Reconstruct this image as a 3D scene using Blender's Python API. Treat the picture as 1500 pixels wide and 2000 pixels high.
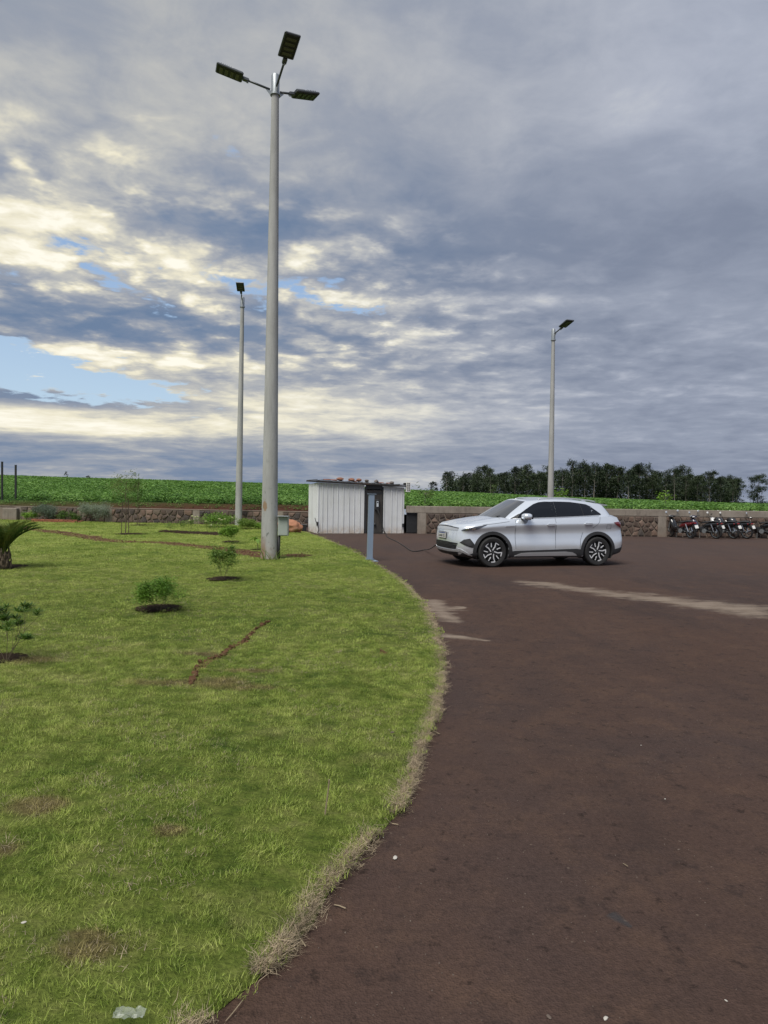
import bpy, bmesh, math, random
import numpy as np
from mathutils import Vector, Matrix, noise as mnoise
R = math.radians
random.seed(7); np.random.seed(7)
for o in list(bpy.data.objects): bpy.data.objects.remove(o)
scene = bpy.context.scene
COL = scene.collection

# ------------------------------------------------------------------ camera
CAM_H, F_PX = 1.6, 1333.0
PITCH, ROLL = R(-1.4), R(0.9)
cam_data = bpy.data.cameras.new('camera')
cam_data.sensor_fit = 'VERTICAL'; cam_data.sensor_height = 36.0; cam_data.sensor_width = 27.0
cam_data.lens = 36.0 * F_PX / 2000.0
cam_data.clip_start = 0.05; cam_data.clip_end = 4000
cam = bpy.data.objects.new('camera', cam_data); COL.objects.link(cam)
cam.matrix_world = (Matrix.Translation((0, 0, CAM_H)) @ Matrix.Rotation(math.pi/2 + PITCH, 4, 'X')
                    @ Matrix.Rotation(ROLL, 4, 'Z'))
scene.camera = cam
CM = cam.matrix_world.to_3x3()
def ray(px, py):
    return CM @ Vector(((px-750)/F_PX, -(py-1000)/F_PX, -1.0))
def G(px, py, z=0.0):
    """ground point (height z) seen at a pixel of the photograph"""
    d = ray(px, py); t = (z-CAM_H)/d.z
    return Vector((d.x*t, d.y*t, z))
def A(px, py, Y):
    """point at distance Y (world y) seen at a pixel of the photograph"""
    d = ray(px, py); t = Y/d.y
    return Vector((d.x*t, Y, CAM_H + d.z*t))

# ------------------------------------------------------------------ node helper
class N:
    """thin wrapper that lets shader maths be written as expressions"""
    def __init__(s, nt): s.nt = nt
    def node(s, t, **k):
        n = s.nt.nodes.new(t)
        for a, v in k.items(): setattr(n, a, v)
        return n
    def put(s, sock, v):
        if isinstance(v, E): s.nt.links.new(v.s, sock)
        elif v is None: pass
        elif isinstance(v, (tuple, list)) and sock.type == 'RGBA' and len(v) == 3: sock.default_value = (*v, 1)
        else: sock.default_value = v
    def m(s, op, a, b=None, c=None, clamp=False):
        n = s.node('ShaderNodeMath', operation=op, use_clamp=clamp)
        for i, v in enumerate((a, b, c)):
            if v is not None: s.put(n.inputs[i], v)
        return E(s, n.outputs[0])
    def vm(s, op, a, b=None, scale=None):
        n = s.node('ShaderNodeVectorMath', operation=op)
        s.put(n.inputs[0], a)
        if b is not None: s.put(n.inputs[1], b)
        if scale is not None: s.put(n.inputs['Scale'], scale)
        return E(s, n.outputs['Value' if op in ('DOT_PRODUCT', 'LENGTH', 'DISTANCE') else 'Vector'])
    def mix(s, f, a, b, mode='MIX'):
        n = s.node('ShaderNodeMix', data_type='RGBA', blend_type=mode)
        s.put(n.inputs[0], f); s.put(n.inputs[6], a); s.put(n.inputs[7], b)
        return E(s, n.outputs[2])
    def ramp(s, f, stops, interp='LINEAR'):
        n = s.node('ShaderNodeValToRGB'); cr = n.color_ramp; cr.interpolation = interp
        while len(cr.elements) < len(stops): cr.elements.new(0.5)
        for e, (p, c) in zip(cr.elements, stops):
            e.position = p; e.color = (*c, 1) if isinstance(c, (tuple, list)) else (c, c, c, 1)
        s.put(n.inputs[0], f)
        return E(s, n.outputs[0])
    def ss(s, x, lo, hi):
        n = s.node('ShaderNodeMapRange', interpolation_type='SMOOTHSTEP')
        s.put(n.inputs[0], x); s.put(n.inputs[1], lo); s.put(n.inputs[2], hi)
        return E(s, n.outputs[0])
    def noise(s, vec, scale=1, detail=4, rough=.5, dist=0, lac=2, dim='3D', col=False):
        n = s.node('ShaderNodeTexNoise', noise_dimensions=dim)
        s.put(n.inputs['Vector'], vec)
        for k, v in (('Scale', scale), ('Detail', detail), ('Roughness', rough), ('Distortion', dist), ('Lacunarity', lac)):
            s.put(n.inputs[k], v)
        return E(s, n.outputs['Color' if col else 'Fac'])
    def vor(s, vec, scale=1, feat='F1', rnd=1, out='Distance'):
        n = s.node('ShaderNodeTexVoronoi', feature=feat)
        s.put(n.inputs['Vector'], vec); s.put(n.inputs['Scale'], scale); s.put(n.inputs['Randomness'], rnd)
        return E(s, n.outputs[out])
    def xyz(s, x, y, z):
        n = s.node('ShaderNodeCombineXYZ')
        for i, v in enumerate((x, y, z)): s.put(n.inputs[i], v)
        return E(s, n.outputs[0])
    def sep(s, v):
        n = s.node('ShaderNodeSeparateXYZ'); s.put(n.inputs[0], v)
        return [E(s, o) for o in n.outputs]
    def bump(s, h, strength=.3, dist=.01):
        n = s.node('ShaderNodeBump'); s.put(n.inputs['Strength'], strength); s.put(n.inputs['Distance'], dist)
        s.put(n.inputs['Height'], h)
        return E(s, n.outputs[0])
class E:
    def __init__(s, g, sock): s.g = g; s.s = sock
    def __add__(s, o): return s.g.m('ADD', s, o)
    __radd__ = __add__
    def __sub__(s, o): return s.g.m('SUBTRACT', s, o)
    def __rsub__(s, o): return s.g.m('SUBTRACT', o, s)
    def __mul__(s, o): return s.g.m('MULTIPLY', s, o)
    __rmul__ = __mul__
    def __truediv__(s, o): return s.g.m('DIVIDE', s, o)
    def __rtruediv__(s, o): return s.g.m('DIVIDE', o, s)
    def max(s, o): return s.g.m('MAXIMUM', s, o)
    def min(s, o): return s.g.m('MINIMUM', s, o)
    def pow(s, o): return s.g.m('POWER', s, o)
    def clamp(s): return s.g.m('ADD', s, 0.0, clamp=True)

# ------------------------------------------------------------------ world: daylight sky with broken cloud
SUN_AZ, SUN_EL = R(-150), R(58)     # azimuth from +Y towards +X; soft light from behind the camera's left shoulder
world = bpy.data.worlds.new('World'); scene.world = world; world.use_nodes = True
wt = world.node_tree; wt.nodes.clear(); g = N(wt)
EXPO = 1.45
sky = g.node('ShaderNodeTexSky', sky_type='NISHITA', sun_disc=False)
sky.sun_elevation = SUN_EL; sky.sun_rotation = SUN_AZ; sky.altitude = 300
sky.air_density = 1.0; sky.dust_density = 1.2; sky.ozone_density = 1.5
tc = g.node('ShaderNodeTexCoord'); D = g.vm('NORMALIZE', E(g, tc.outputs['Generated']))
dx, dy, dz = g.sep(D)
def blob(px, py, w, wv=None, rot=0.0):
    """soft spot of sky centred where the photograph shows pixel (px, py); w, wv = half sizes in radians"""
    c = ray(px, py).normalized(); wv = wv or w
    t1 = Vector((c.y, -c.x, 0)).normalized(); t2 = t1.cross(c)
    if t2.z < 0: t2 = -t2
    a = t1*math.cos(rot) + t2*math.sin(rot); b = t2*math.cos(rot) - t1*math.sin(rot)
    u = g.vm('DOT_PRODUCT', D, tuple(a)) / w; v = g.vm('DOT_PRODUCT', D, tuple(b)) / wv
    f = g.vm('DOT_PRODUCT', D, tuple(c))
    return g.m('EXPONENT', (u*u + v*v) * -0.5) * g.m('GREATER_THAN', f, 0.0)
zc = dz.max(0.0)
inv = 1.0 / (zc + 0.10)
Q = g.xyz(dx*inv, dy*inv, 0.0)
#SKYBODY
def nz(off, scale, detail, rough, dist):
    return g.noise(g.vm('ADD', Q, off), scale=scale, detail=detail, rough=rough, dist=dist) - .5
big = nz((3.1, 7.7, 0.4), 0.8, 3, .5, .3)
mid = nz((11.3, 2.7, 3.4), 2.3, 8, .60, .35)
puff = nz((1.3, 5.1, 9.4), 5.5, 6, .60, .45)
rel = nz((21.3, 12.7, 1.4), 1.55, 8, .52, .6)
wisp = g.noise(g.vm('MULTIPLY', D, (4.5, 4.5, 30.0)), scale=1.0, detail=7, rough=.62, dist=.6) - .5
low = 1.0 - g.ss(dz, 0.04, 0.26)
bil = g.vor(g.vm('ADD', Q, g.vm('SCALE', g.noise(Q, scale=5.0, detail=4, rough=.6, col=True), scale=.35)), scale=6.5, feat='SMOOTH_F1') - .40
patchy = (blob(150, 440, .30, .085) + blob(560, 520, .22, .05) + blob(330, 640, .45, .05)*.7).min(1.0)   # belt of small puffs
# cloud cover: where it breaks and shows clear sky
dens = (.64 + big*.45 + mid*.9 + puff*.6 + wisp*low*.9 - bil*patchy*.85 - patchy*.10
        + blob(1000, 100, .8, .34)*.30 + blob(1300, 600, .40, .25)*.25 + blob(300, 100, .3, .14)*.12
        - blob(90, 728, .17, .024, R(-4))*.62 - blob(230, 480, .26, .040)*.18 - blob(600, 575, .14, .014, R(-8))*.36
        - blob(450, 290, .060, .018, R(-38))*.46 - blob(330, 600, .22, .03)*.06
        + blob(90, 360, .3, .04)*.10)
cover = g.ss(dens, 0.34, 0.47)
# brightness of the cloud itself
lum = (.48 + rel*.50 + mid*.45 + puff*.30 + wisp*low*(.34 + .85*g.ss(dx, .30, -.25)) - bil*patchy*1.0 + puff*patchy*.5
       + blob(60, 330, .16, .08)*.12 + blob(130, 470, .22, .045)*.20 + blob(380, 240, .10, .07)*.14
       + blob(630, 530, .08, .030)*.34 + blob(760, 640, .11, .030)*.18 + blob(850, 590, .12, .008)*.26
       + blob(150, 825, .30, .022)*.30 + blob(560, 800, .28, .018)*.26 + blob(300, 700, .16, .009)*.40
       + blob(1240, 215, .045, .024)*.10 + blob(850, 930, .09, .014)*.30 + blob(1000, 585, .14, .010)*.18
       + blob(800, 40, .6, .12)*.06 + blob(300, 700, .5, .10)*.08 + blob(1400, 150, .3, .1)*.06
       - blob(880, 480, .24, .065)*.24 - blob(1250, 870, .45, .045)*.12 - blob(1480, 500, .20, .08)*.10 - blob(480, 420, .14, .05)*.12
       - blob(150, 620, .26, .022)*.34 - blob(620, 625, .20, .018)*.20 - blob(90, 775, .16, .008)*.50
       - blob(200, 895, .9, .022)*.16 - blob(150, 60, .3, .06)*.12)
lum = lum + (1.0 - cover) * .16                      # thin edges let the light through
warm = g.ss(dx, .42, -.30)
cool = g.ramp(lum, [(.0, (.185, .222, .310)), (.25, (.226, .262, .350)), (.48, (.310, .348, .440)),
                    (.66, (.43, .465, .555)), (.85, (.64, .66, .69)), (1.0, (.82, .82, .80))])
hot = g.ramp(lum, [(.0, (.155, .225, .350)), (.25, (.215, .272, .378)), (.46, (.335, .365, .425)),
                   (.64, (.53, .53, .51)), (.82, (.85, .80, .63)), (1.0, (1.02, .98, .85))])
cloud = g.mix(warm, cool, hot)
blue = g.mix(g.ss(dz, .03, .40), (.56, .72, .86), (.30, .46, .74))
clear = g.mix(.75, g.vm('SCALE', E(g, sky.outputs[0]), scale=.12), blue)
skyc = g.mix(cover, clear, cloud)
skyc = g.mix(g.ss(dz, -0.02, -0.002), (.34, .38, .44), skyc)
bg = g.node('ShaderNodeBackground')
STR = 0.1
g.put(bg.inputs[0], g.vm('SCALE', skyc, scale=1.0/(STR*2**EXPO)))
bg.inputs[1].default_value = STR
wo = g.node('ShaderNodeOutputWorld'); wt.links.new(bg.outputs[0], wo.inputs[0])
world.cycles.sampling_method = 'MANUAL'; world.cycles.sample_map_resolution = 512

# ------------------------------------------------------------------ sun behind cloud
sd = bpy.data.lights.new('sun', 'SUN'); sd.energy = 1.5; sd.angle = R(35); sd.color = (1.0, .955, .88)
so = bpy.data.objects.new('sun', sd); COL.objects.link(so)
sdir = Vector((math.sin(SUN_AZ)*math.cos(SUN_EL), math.cos(SUN_AZ)*math.cos(SUN_EL), math.sin(SUN_EL)))
so.rotation_euler = sdir.to_track_quat('Z', 'Y').to_euler(); so.location = (0, -5, 30)
vs = scene.view_settings; vs.view_transform = 'Standard'; vs.look = 'None'; vs.exposure = EXPO; vs.gamma = 1
vs.use_curve_mapping = False

# ------------------------------------------------------------------ object helpers
def tag(o, label=None, cat=None, group=None, kind=None):
    if label: o['label'] = label
    if cat: o['category'] = cat
    if group: o['group'] = group
    if kind: o['kind'] = kind
    return o
def empty(name, loc=(0, 0, 0), rz=0.0, label=None, cat=None, group=None):
    o = bpy.data.objects.new(name, None); COL.objects.link(o)
    o.location = loc; o.rotation_euler = (0, 0, rz); o.empty_display_size = .2
    return tag(o, label, cat, group)
class MB:
    """collects boxes, tubes, lathes and free faces, and links them as one mesh"""
    def __init__(s): s.v = []; s.f = []; s.mi = []; s.cur = 0; s.M = Matrix.Identity(4)
    def add(s, vs_, fs_):
        b = len(s.v); s.v += [tuple(s.M @ Vector(p)) for p in vs_]
        s.f += [tuple(b+i for i in f) for f in fs_]; s.mi += [s.cur]*len(fs_)
        return s
    def box(s, c, d, rot=None, taper=1.0, bev=0.0):
        """centre c, full size d; taper shrinks the top; bev chamfers the upright edges and rims"""
        hx, hy, hz = d[0]/2, d[1]/2, d[2]/2
        if bev <= 0:
            P = [(-hx, -hy, -hz), (hx, -hy, -hz), (hx, hy, -hz), (-hx, hy, -hz)]
            P += [(x*taper, y*taper, hz) for x, y, z in P]
            F = [(3, 2, 1, 0), (4, 5, 6, 7), (0, 1, 5, 4), (1, 2, 6, 5), (2, 3, 7, 6), (3, 0, 4, 7)]
        else:
            b = min(bev, hx*.9, hy*.9, hz*.9); P = []
            for z, k in ((-hz, b), (-hz+b, 0), (hz-b, 0), (hz, b)):
                t = taper if z > 0 else 1
                X, Y = hx-k, hy-k
                P += [((-X+b if 0 else -X)*t, (-Y+b)*t, z), ((-X+b)*t, -Y*t, z), ((X-b)*t, -Y*t, z), (X*t, (-Y+b)*t, z),
                      (X*t, (Y-b)*t, z), ((X-b)*t, Y*t, z), ((-X+b)*t, Y*t, z), (-X*t, (Y-b)*t, z)]
            F = [tuple(range(7, -1, -1)), tuple(range(24, 32))]
            for r in range(3):
                for i in range(8):
                    j = (i+1) % 8; F.append((r*8+i, r*8+j, (r+1)*8+j, (r+1)*8+i))
        m = Matrix.Translation(c) @ (rot.to_4x4() if rot is not None else Matrix.Identity(4))
        s.add([tuple(m @ Vector(p)) for p in P], F); return s
    def tube(s, pts, r, n=8, cap=True, sq=None):
        pts = [Vector(p) for p in pts]; m = len(pts)
        rs = r if isinstance(r, (list, tuple)) else [r]*m
        up = Vector((0, 0, 1)); P = []; F = []; a = None
        for i, p in enumerate(pts):
            t = (pts[min(i+1, m-1)] - pts[max(i-1, 0)]).normalized()
            if a is None:
                a = t.cross(up)
                if a.length < 1e-3: a = t.cross(Vector((0, 1, 0)))
            else: a = a - t*a.dot(t)
            a.normalize(); b = t.cross(a)
            for k in range(n):
                an = 2*math.pi*k/n
                P.append(tuple(p + (a*math.cos(an) + b*math.sin(an))*rs[i]))
        for i in range(m-1):
            for k in range(n):
                l = (k+1) % n; F.append((i*n+k, i*n+l, (i+1)*n+l, (i+1)*n+k))
        if cap: F += [tuple(range(n-1, -1, -1)), tuple(range((m-1)*n, m*n))]
        return s.add(P, F)
    def lathe(s, prof, n=24, axis='Z', c=(0, 0, 0), cap=True):
        P = []; F = []
        for (r, h) in prof:
            for k in range(n):
                an = 2*math.pi*k/n; x, y = r*math.cos(an), r*math.sin(an)
                q = {'Z': (x, y, h), 'Y': (x, h, y), 'X': (h, x, y)}[axis]
                P.append((q[0]+c[0], q[1]+c[1], q[2]+c[2]))
        m = len(prof)
        for i in range(m-1):
            for k in range(n):
                l = (k+1) % n; F.append((i*n+k, i*n+l, (i+1)*n+l, (i+1)*n+k))
        if cap: F += [tuple(range(n-1, -1, -1)), tuple(range((m-1)*n, m*n))]
        return s.add(P, F)
    def prism(s, poly, d, M=None):
        """polygon in XZ extruded along Y by d, then moved by M"""
        n = len(poly); P = [(x, 0, z) for x, z in poly] + [(x, d, z) for x, z in poly]
        F = [tuple(range(n)), tuple(range(2*n-1, n-1, -1))] + [(i, i+n, (i+1) % n+n, (i+1) % n) for i in range(n)]
        if M is not None: P = [tuple(M @ Vector(p)) for p in P]
        return s.add(P, F)
    def build(s, name, mat, parent=None, smooth=False, angle=None, kind=None):
        me = bpy.data.meshes.new(name); me.from_pydata(s.v, [], s.f)
        mats = mat if isinstance(mat, (list, tuple)) else [mat]
        for m in mats: me.materials.append(m)
        if len(mats) > 1: me.polygons.foreach_set('material_index', s.mi)
        o = bpy.data.objects.new(name, me); COL.objects.link(o)
        if parent: o.parent = parent
        if kind: o['kind'] = kind
        fixn(me)
        if smooth: shade(me, angle)
        return o
def fixn(me):
    bm = bmesh.new(); bm.from_mesh(me); bmesh.ops.recalc_face_normals(bm, faces=bm.faces); bm.to_mesh(me); bm.free()
def shade(me, angle=None):
    me.polygons.foreach_set('use_smooth', [True]*len(me.polygons))
    if angle:
        bm = bmesh.new(); bm.from_mesh(me)
        for e in bm.edges:
            if len(e.link_faces) == 2 and e.calc_face_angle(0) > angle: e.smooth = False
        bm.to_mesh(me); bm.free()
def raw(name, V, F, mat, parent=None, kind=None, smooth=False):
    """numpy vertices + faces (all of one size) -> one mesh, fast"""
    V = np.asarray(V, np.float32); F = np.asarray(F, np.int32); k = F.shape[1]
    me = bpy.data.meshes.new(name)
    me.vertices.add(len(V)); me.vertices.foreach_set('co', V.ravel())
    me.loops.add(F.size); me.loops.foreach_set('vertex_index', F.ravel())
    me.polygons.add(len(F)); me.polygons.foreach_set('loop_start', np.arange(len(F), dtype=np.int32)*k)
    me.polygons.foreach_set('loop_total', np.full(len(F), k, np.int32))
    if smooth: me.polygons.foreach_set('use_smooth', [True]*len(F))
    me.update(calc_edges=True); me.materials.append(mat)
    if name is None: return me
    o = bpy.data.objects.new(name, me); COL.objects.link(o)
    if parent: o.parent = parent
    if kind: o['kind'] = kind
    return o
def copy_tree(o, parent=None):
    c = o.copy(); COL.objects.link(c); c.parent = parent
    for ch in [k for k in o.children]: copy_tree(ch, c)
    return c
def crom(pts, n):
    """Catmull-Rom resample of control points to n points"""
    P = np.asarray(pts, float); m = len(P); out = []
    for i in range(n):
        t = i/(n-1)*(m-1); k = min(int(t), m-2); f = t-k
        p1, p2 = P[k], P[k+1]
        p0 = P[k-1] if k > 0 else 2*p1-p2
        p3 = P[k+2] if k+2 < m else 2*p2-p1
        out.append(.5*((2*p1) + (p2-p0)*f + (2*p0-5*p1+4*p2-p3)*f*f + (3*p1-p0-3*p2+p3)*f**3))
    return np.array(out)
def interp(x, xs, ys): return float(np.interp(x, xs, ys))

# ------------------------------------------------------------------ materials
def newmat(name):
    m = bpy.data.materials.new(name); m.use_nodes = True
    nt = m.node_tree; nt.nodes.clear(); g = N(nt)
    b = g.node('ShaderNodeBsdfPrincipled'); o = g.node('ShaderNodeOutputMaterial')
    nt.links.new(b.outputs[0], o.inputs[0])
    return m, g, b
def setb(g, b, **k):
    names = dict(col='Base Color', rough='Roughness', metal='Metallic', spec='Specular IOR Level', normal='Normal',
                 coat='Coat Weight', crough='Coat Roughness', trans='Transmission Weight', ior='IOR', alpha='Alpha',
                 sheen='Sheen Weight')
    for a, v in k.items(): g.put(b.inputs[names[a]], v)
def coords(g, kind='Object'):
    return E(g, g.node('ShaderNodeTexCoord').outputs[kind])
def wpos(g): return E(g, g.node('ShaderNodeNewGeometry').outputs['Position'])
def orand(g): return E(g, g.node('ShaderNodeObjectInfo').outputs['Random'])
def simple(name, col, rough=.6, metal=0.0, var=.15, scale=6, bump=0.0, spec=.5, coat=0.0, objvar=0.0, dirt=None, world=False):
    m, g, b = newmat(name)
    p = wpos(g) if world else coords(g)
    n = g.noise(p, scale=scale, detail=5, rough=.6)
    f = 1.0 + (n-.5)*2*var
    if objvar: f = f*(1.0 + (orand(g)-.5)*2*objvar)
    c = g.vm('SCALE', tuple(col), scale=f)
    if dirt:
        n2 = g.noise(p, scale=scale*.35, detail=6, rough=.65)
        c = g.mix(g.ss(n2, .5, .72)*dirt[1], c, dirt[0])
    setb(g, b, col=c, rough=rough, metal=metal, spec=spec, coat=coat)
    if bump: setb(g, b, normal=g.bump(g.noise(p, scale=scale*5, detail=4, rough=.6), bump, .01))
    return m
def leafmat(name, cols, rough=.55, scale=.5, transl=.35, objvar=.25):
    """foliage: colour varies leaf by leaf (noise on position) and passes some light"""
    m, g, b = newmat(name)
    p = wpos(g)
    n = g.noise(p, scale=scale, detail=2, rough=.6); n2 = g.noise(p, scale=scale*17, detail=2, rough=.5)
    f = (n*.45 + n2*.55 + (orand(g)-.5)*objvar)
    k = len(cols)
    c = g.ramp(f, [(.30+.40*i/(k-1), cc) for i, cc in enumerate(cols)])
    setb(g, b, col=c, rough=rough, spec=.35)
    if transl:
        t = g.node('ShaderNodeBsdfTranslucent'); g.put(t.inputs[0], c)
        mx = g.node('ShaderNodeMixShader'); mx.inputs[0].default_value = transl
        nt = m.node_tree; nt.links.new(b.outputs[0], mx.inputs[1]); nt.links.new(t.outputs[0], mx.inputs[2])
        out = [x for x in nt.nodes if x.type == 'OUTPUT_MATERIAL'][0]; nt.links.new(mx.outputs[0], out.inputs[0])
    return m

MT = {}
MT['black_plastic'] = simple('black_plastic', (.018, .019, .021), .55, var=.2)
MT['dark_metal'] = simple('dark_metal', (.045, .047, .05), .45, .3, var=.2)
MT['lamp_grey'] = simple('lamp_grey', (.10, .11, .12), .45, .4, var=.1)
MT['led'] = simple('led', (.085, .085, .070), .25, var=.1)
MT['galv'] = simple('galvanised_steel', (.33, .36, .38), .45, .6, var=.15, scale=12)
MT['rubber'] = simple('rubber', (.016, .016, .017), .8, var=.3, scale=20)
MT['chrome'] = simple('chrome', (.75, .76, .78), .18, 1.0, var=.05)
MT['white_plastic'] = simple('white_plastic', (.7, .7, .68), .4, var=.05)
MT['red_plastic'] = simple('red_plastic', (.22, .012, .015), .3, var=.1, coat=.5)
MT['wood'] = simple('dark_wood', (.06, .04, .03), .8, var=.3, bump=.3)
MT['bark'] = simple('bark', (.10, .075, .05), .85, var=.35, scale=14, bump=.4)
MT['bark_pale'] = simple('pale_bark', (.16, .145, .125), .85, var=.4, scale=1.2)
MT['mulch'] = simple('mulch', (.032, .022, .015), .95, var=.8, scale=30, bump=.8, spec=.05)

# ------------------------------------------------------------------ asphalt lot
def streak(g, p, a, b, w0, w1, n, lo=.35, hi=.6):
    """0..1 mask of a drifted streak on the ground from a to b, half width w0 -> w1, broken up by noise n"""
    d = Vector((b.x-a.x, b.y-a.y, 0)); L = d.length; d.normalize(); q = Vector((-d.y, d.x, 0))
    wob = g.vm('SCALE', g.vm('SUBTRACT', g.noise(p, scale=.9, detail=6, rough=.7, col=True), (.5, .5, .5)), scale=2.2*max(w0, w1))
    r = g.vm('SUBTRACT', g.vm('ADD', p, wob), (a.x, a.y, 0))
    u = g.vm('DOT_PRODUCT', r, tuple(d))/L; v = g.vm('DOT_PRODUCT', r, tuple(q))
    w = (u*(w1-w0) + w0).max(.01); k = v/w
    body = g.m('EXPONENT', k*k*-.5)
    ends = g.ss(u, -.12, .12)*(1.0 - g.ss(u, .88, 1.12))
    return g.ss(body*ends*.9 + (n-.5)*2.0, lo+.05, hi+.25)
m, g, b = newmat('asphalt')
p = wpos(g)
n1 = g.noise(p, scale=.22, detail=5, rough=.6, dist=.4); n2 = g.noise(p, scale=2.6, detail=8, rough=.72)
n3 = g.noise(p, scale=60, detail=4, rough=.7); n4 = g.noise(g.vm('MULTIPLY', p, (1.0, .25, 1.0)), scale=.9, detail=6, rough=.6, dist=.6)
n5 = g.vor(p, scale=140)
c = g.mix(g.ss(n1, .38, .64), (.063, .0385, .0300), (.050, .0345, .0310))
c = g.mix(g.ss(n2, .44, .68)*.5, c, (.088, .054, .038))
nm = g.noise(p, scale=7, detail=6, rough=.75)
c = g.mix(g.ss(nm, .52, .66)*.55, c, (.030, .021, .019))
c = g.mix(g.ss(n4, .50, .68)*.42, c, (.030, .022, .021))
px_, py_, pz_ = g.sep(p)
trk = g.m('SINE', (px_ - g.m('POWER', py_.max(0.0)/14.0, 2.0)*1.5)*3.3 + g.noise(p, scale=.5, detail=2)*2.0)   # faint wheel lanes
c = g.vm('SCALE', c, scale=1.0 + trk*.03)
c = g.vm('SCALE', c, scale=.10 + n3*1.1 + g.noise(p, scale=24, detail=5, rough=.75)*.7)
peb = g.vor(p, scale=17, out='Distance'); pr = g.sep(g.vor(p, scale=17, out='Color'))[0]
spot = (1.0 - g.ss(peb, .05, .13))*g.m('GREATER_THAN', pr, .90)
c = g.mix(spot*.6, c, (.15, .115, .09))
dk = g.noise(p, scale=11, detail=5, rough=.7)
c = g.mix(g.ss(dk, .585, .68)*.7, c, (.018, .012, .010))
ns = g.noise(g.vm('MULTIPLY', p, (.8, 3.0, 1)), scale=1.6, detail=9, rough=.80)
sand = streak(g, p, G(1010, 1136), G(1560, 1203), .24, .70, ns, .34, .85)
sand = sand.max(streak(g, p, G(820, 1192), G(915, 1188), .34, .16, ns, .38, .80))
sand = sand.max(streak(g, p, G(850, 1240), G(960, 1252), .14, .05, ns, .35, .75))
sand = sand.max(streak(g, p, G(838, 1170), G(890, 1218), .20, .16, ns, .42, .8))
sand = sand.max(streak(g, p, G(1060, 1222), G(1180, 1216), .30, .22, ns, .95, 1.5)*.5)
sand = sand.max(streak(g, p, G(1090, 1270), G(1300, 1300), .50, .40, ns, 1.0, 1.6)*.4)
c = g.mix(sand*.85, c, g.vm('SCALE', (.24, .195, .155), scale=.7+n3*.6))
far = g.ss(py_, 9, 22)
c = g.mix(far*.35, c, (.082, .060, .054))  # distant asphalt greyer and paler: grazing sky reflection put into the colour
oil = streak(g, p, G(1190, 1783), G(1236, 1812), .028, .012, n2, .3, .7)
c = g.mix(oil*.7, c, (.035, .038, .042))
oil2 = streak(g, p, G(930, 1420), G(1010, 1560), .12, .2, n2, .5, 1.3)
c = g.mix(oil2*.4, c, (.036, .032, .036))
h = n3*.6 + n5*.5 + n2*.8
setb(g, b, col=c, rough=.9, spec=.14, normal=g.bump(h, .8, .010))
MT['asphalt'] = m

LOT_FAR = 36.5
def grid_mesh(name, xs, ys, zf, mat, kind='structure', smooth=True):
    nx, ny = len(xs), len(ys)
    V = np.array([(x if not callable(x) else x(y), y, zf(x, y)) for y in ys for x in xs])
    F = [(j*nx+i, j*nx+i+1, (j+1)*nx+i+1, (j+1)*nx+i) for j in range(ny-1) for i in range(nx-1)]
    return raw(name, V, F, mat, kind=kind, smooth=smooth)
MT['soil'] = simple('red_soil', (.085, .036, .022), .95, var=.45, scale=2.2, bump=.8, world=True, dirt=((.045, .022, .016), .7))
grid_mesh('ground', [-500, 0, 500], [-500, 0, 60], lambda x, y: -.06, MT['soil'])
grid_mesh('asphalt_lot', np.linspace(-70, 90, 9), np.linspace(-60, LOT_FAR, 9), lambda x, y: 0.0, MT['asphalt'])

# ------------------------------------------------------------------ lawn
edge_px = [(415, 2000), (530, 1893), (640, 1748), (700, 1672), (790, 1570), (830, 1450), (862, 1358), (858, 1262),
           (832, 1192), (790, 1143), (742, 1108), (690, 1078), (640, 1056), (598, 1041)]
edge_pts = [G(x, y) for x, y in edge_px]
ex = [e.x for e in edge_pts]; ey = [e.y for e in edge_pts]
ey = [-12, -3, .9] + ey + [30.5, 33.0, 37]; ex = [-9, -4.2, -1.25] + ex + [ex[-1]-.9, ex[-1]-1.6, ex[-1]-1.8]
_es = crom(np.c_[ex, ey], 700)
def lawn_edge(y): return float(np.interp(y, _es[:, 1], _es[:, 0]))
def lawn_z(x, y):
    n = mnoise.noise(Vector((x*.35, y*.35, 2.1)))*.035 + mnoise.noise(Vector((x*1.3, y*1.3, 5.1)))*.012
    d = lawn_edge(y) - x
    return .035 + (n+.02)*min(1, max(0, d)/.8) * (1 if d > 0 else 0)
# strips of bare soil: centre line points, half width
def gp(*a): return [G(x, y) for x, y in a]
bare = [
    (gp((30, 1031), (60, 1036), (130, 1045), (190, 1056), (250, 1062), (310, 1063), (360, 1068), (430, 1076), (480, 1084), (525, 1092)), .36),
    (gp((560, 1087), (600, 1090)), .32),
    (gp((388, 1318), (402, 1302), (432, 1290)), .05), (gp((432, 1290), (445, 1275), (476, 1262)), .028),
    (gp((476, 1262), (500, 1238), (528, 1222)), .010), (gp((372, 1348), (388, 1318)), .012),
    (gp((742, 1283), (756, 1284)), .05)]
dead = [(G(340, 1345), .55, .16), (G(430, 1345), .45, .25), (G(485, 1355), .4, .12), (G(330, 1650), .12, .08), (G(70, 1600), .22, .14),
        (G(165, 1880), .18, .10), (G(5, 1690), .12, .1), (G(480, 1320), .4, .1), (G(170, 1855), .12, .05), (G(400, 1285), .35, .12),
        (G(60, 1300), .3, .2)]
def bare_d(x, y):
    """distance to the nearest bare strip, less its half width"""
    best = 9.0
    for pts, w in bare:
        for a, c2 in zip(pts[:-1], pts[1:]):
            dx_, dy_ = c2.x-a.x, c2.y-a.y; L2 = dx_*dx_+dy_*dy_
            t = max(0, min(1, ((x-a.x)*dx_+(y-a.y)*dy_)/L2))
            d = math.hypot(x-a.x-dx_*t, y-a.y-dy_*t) - w
            if d < best: best = d
    return best
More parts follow.
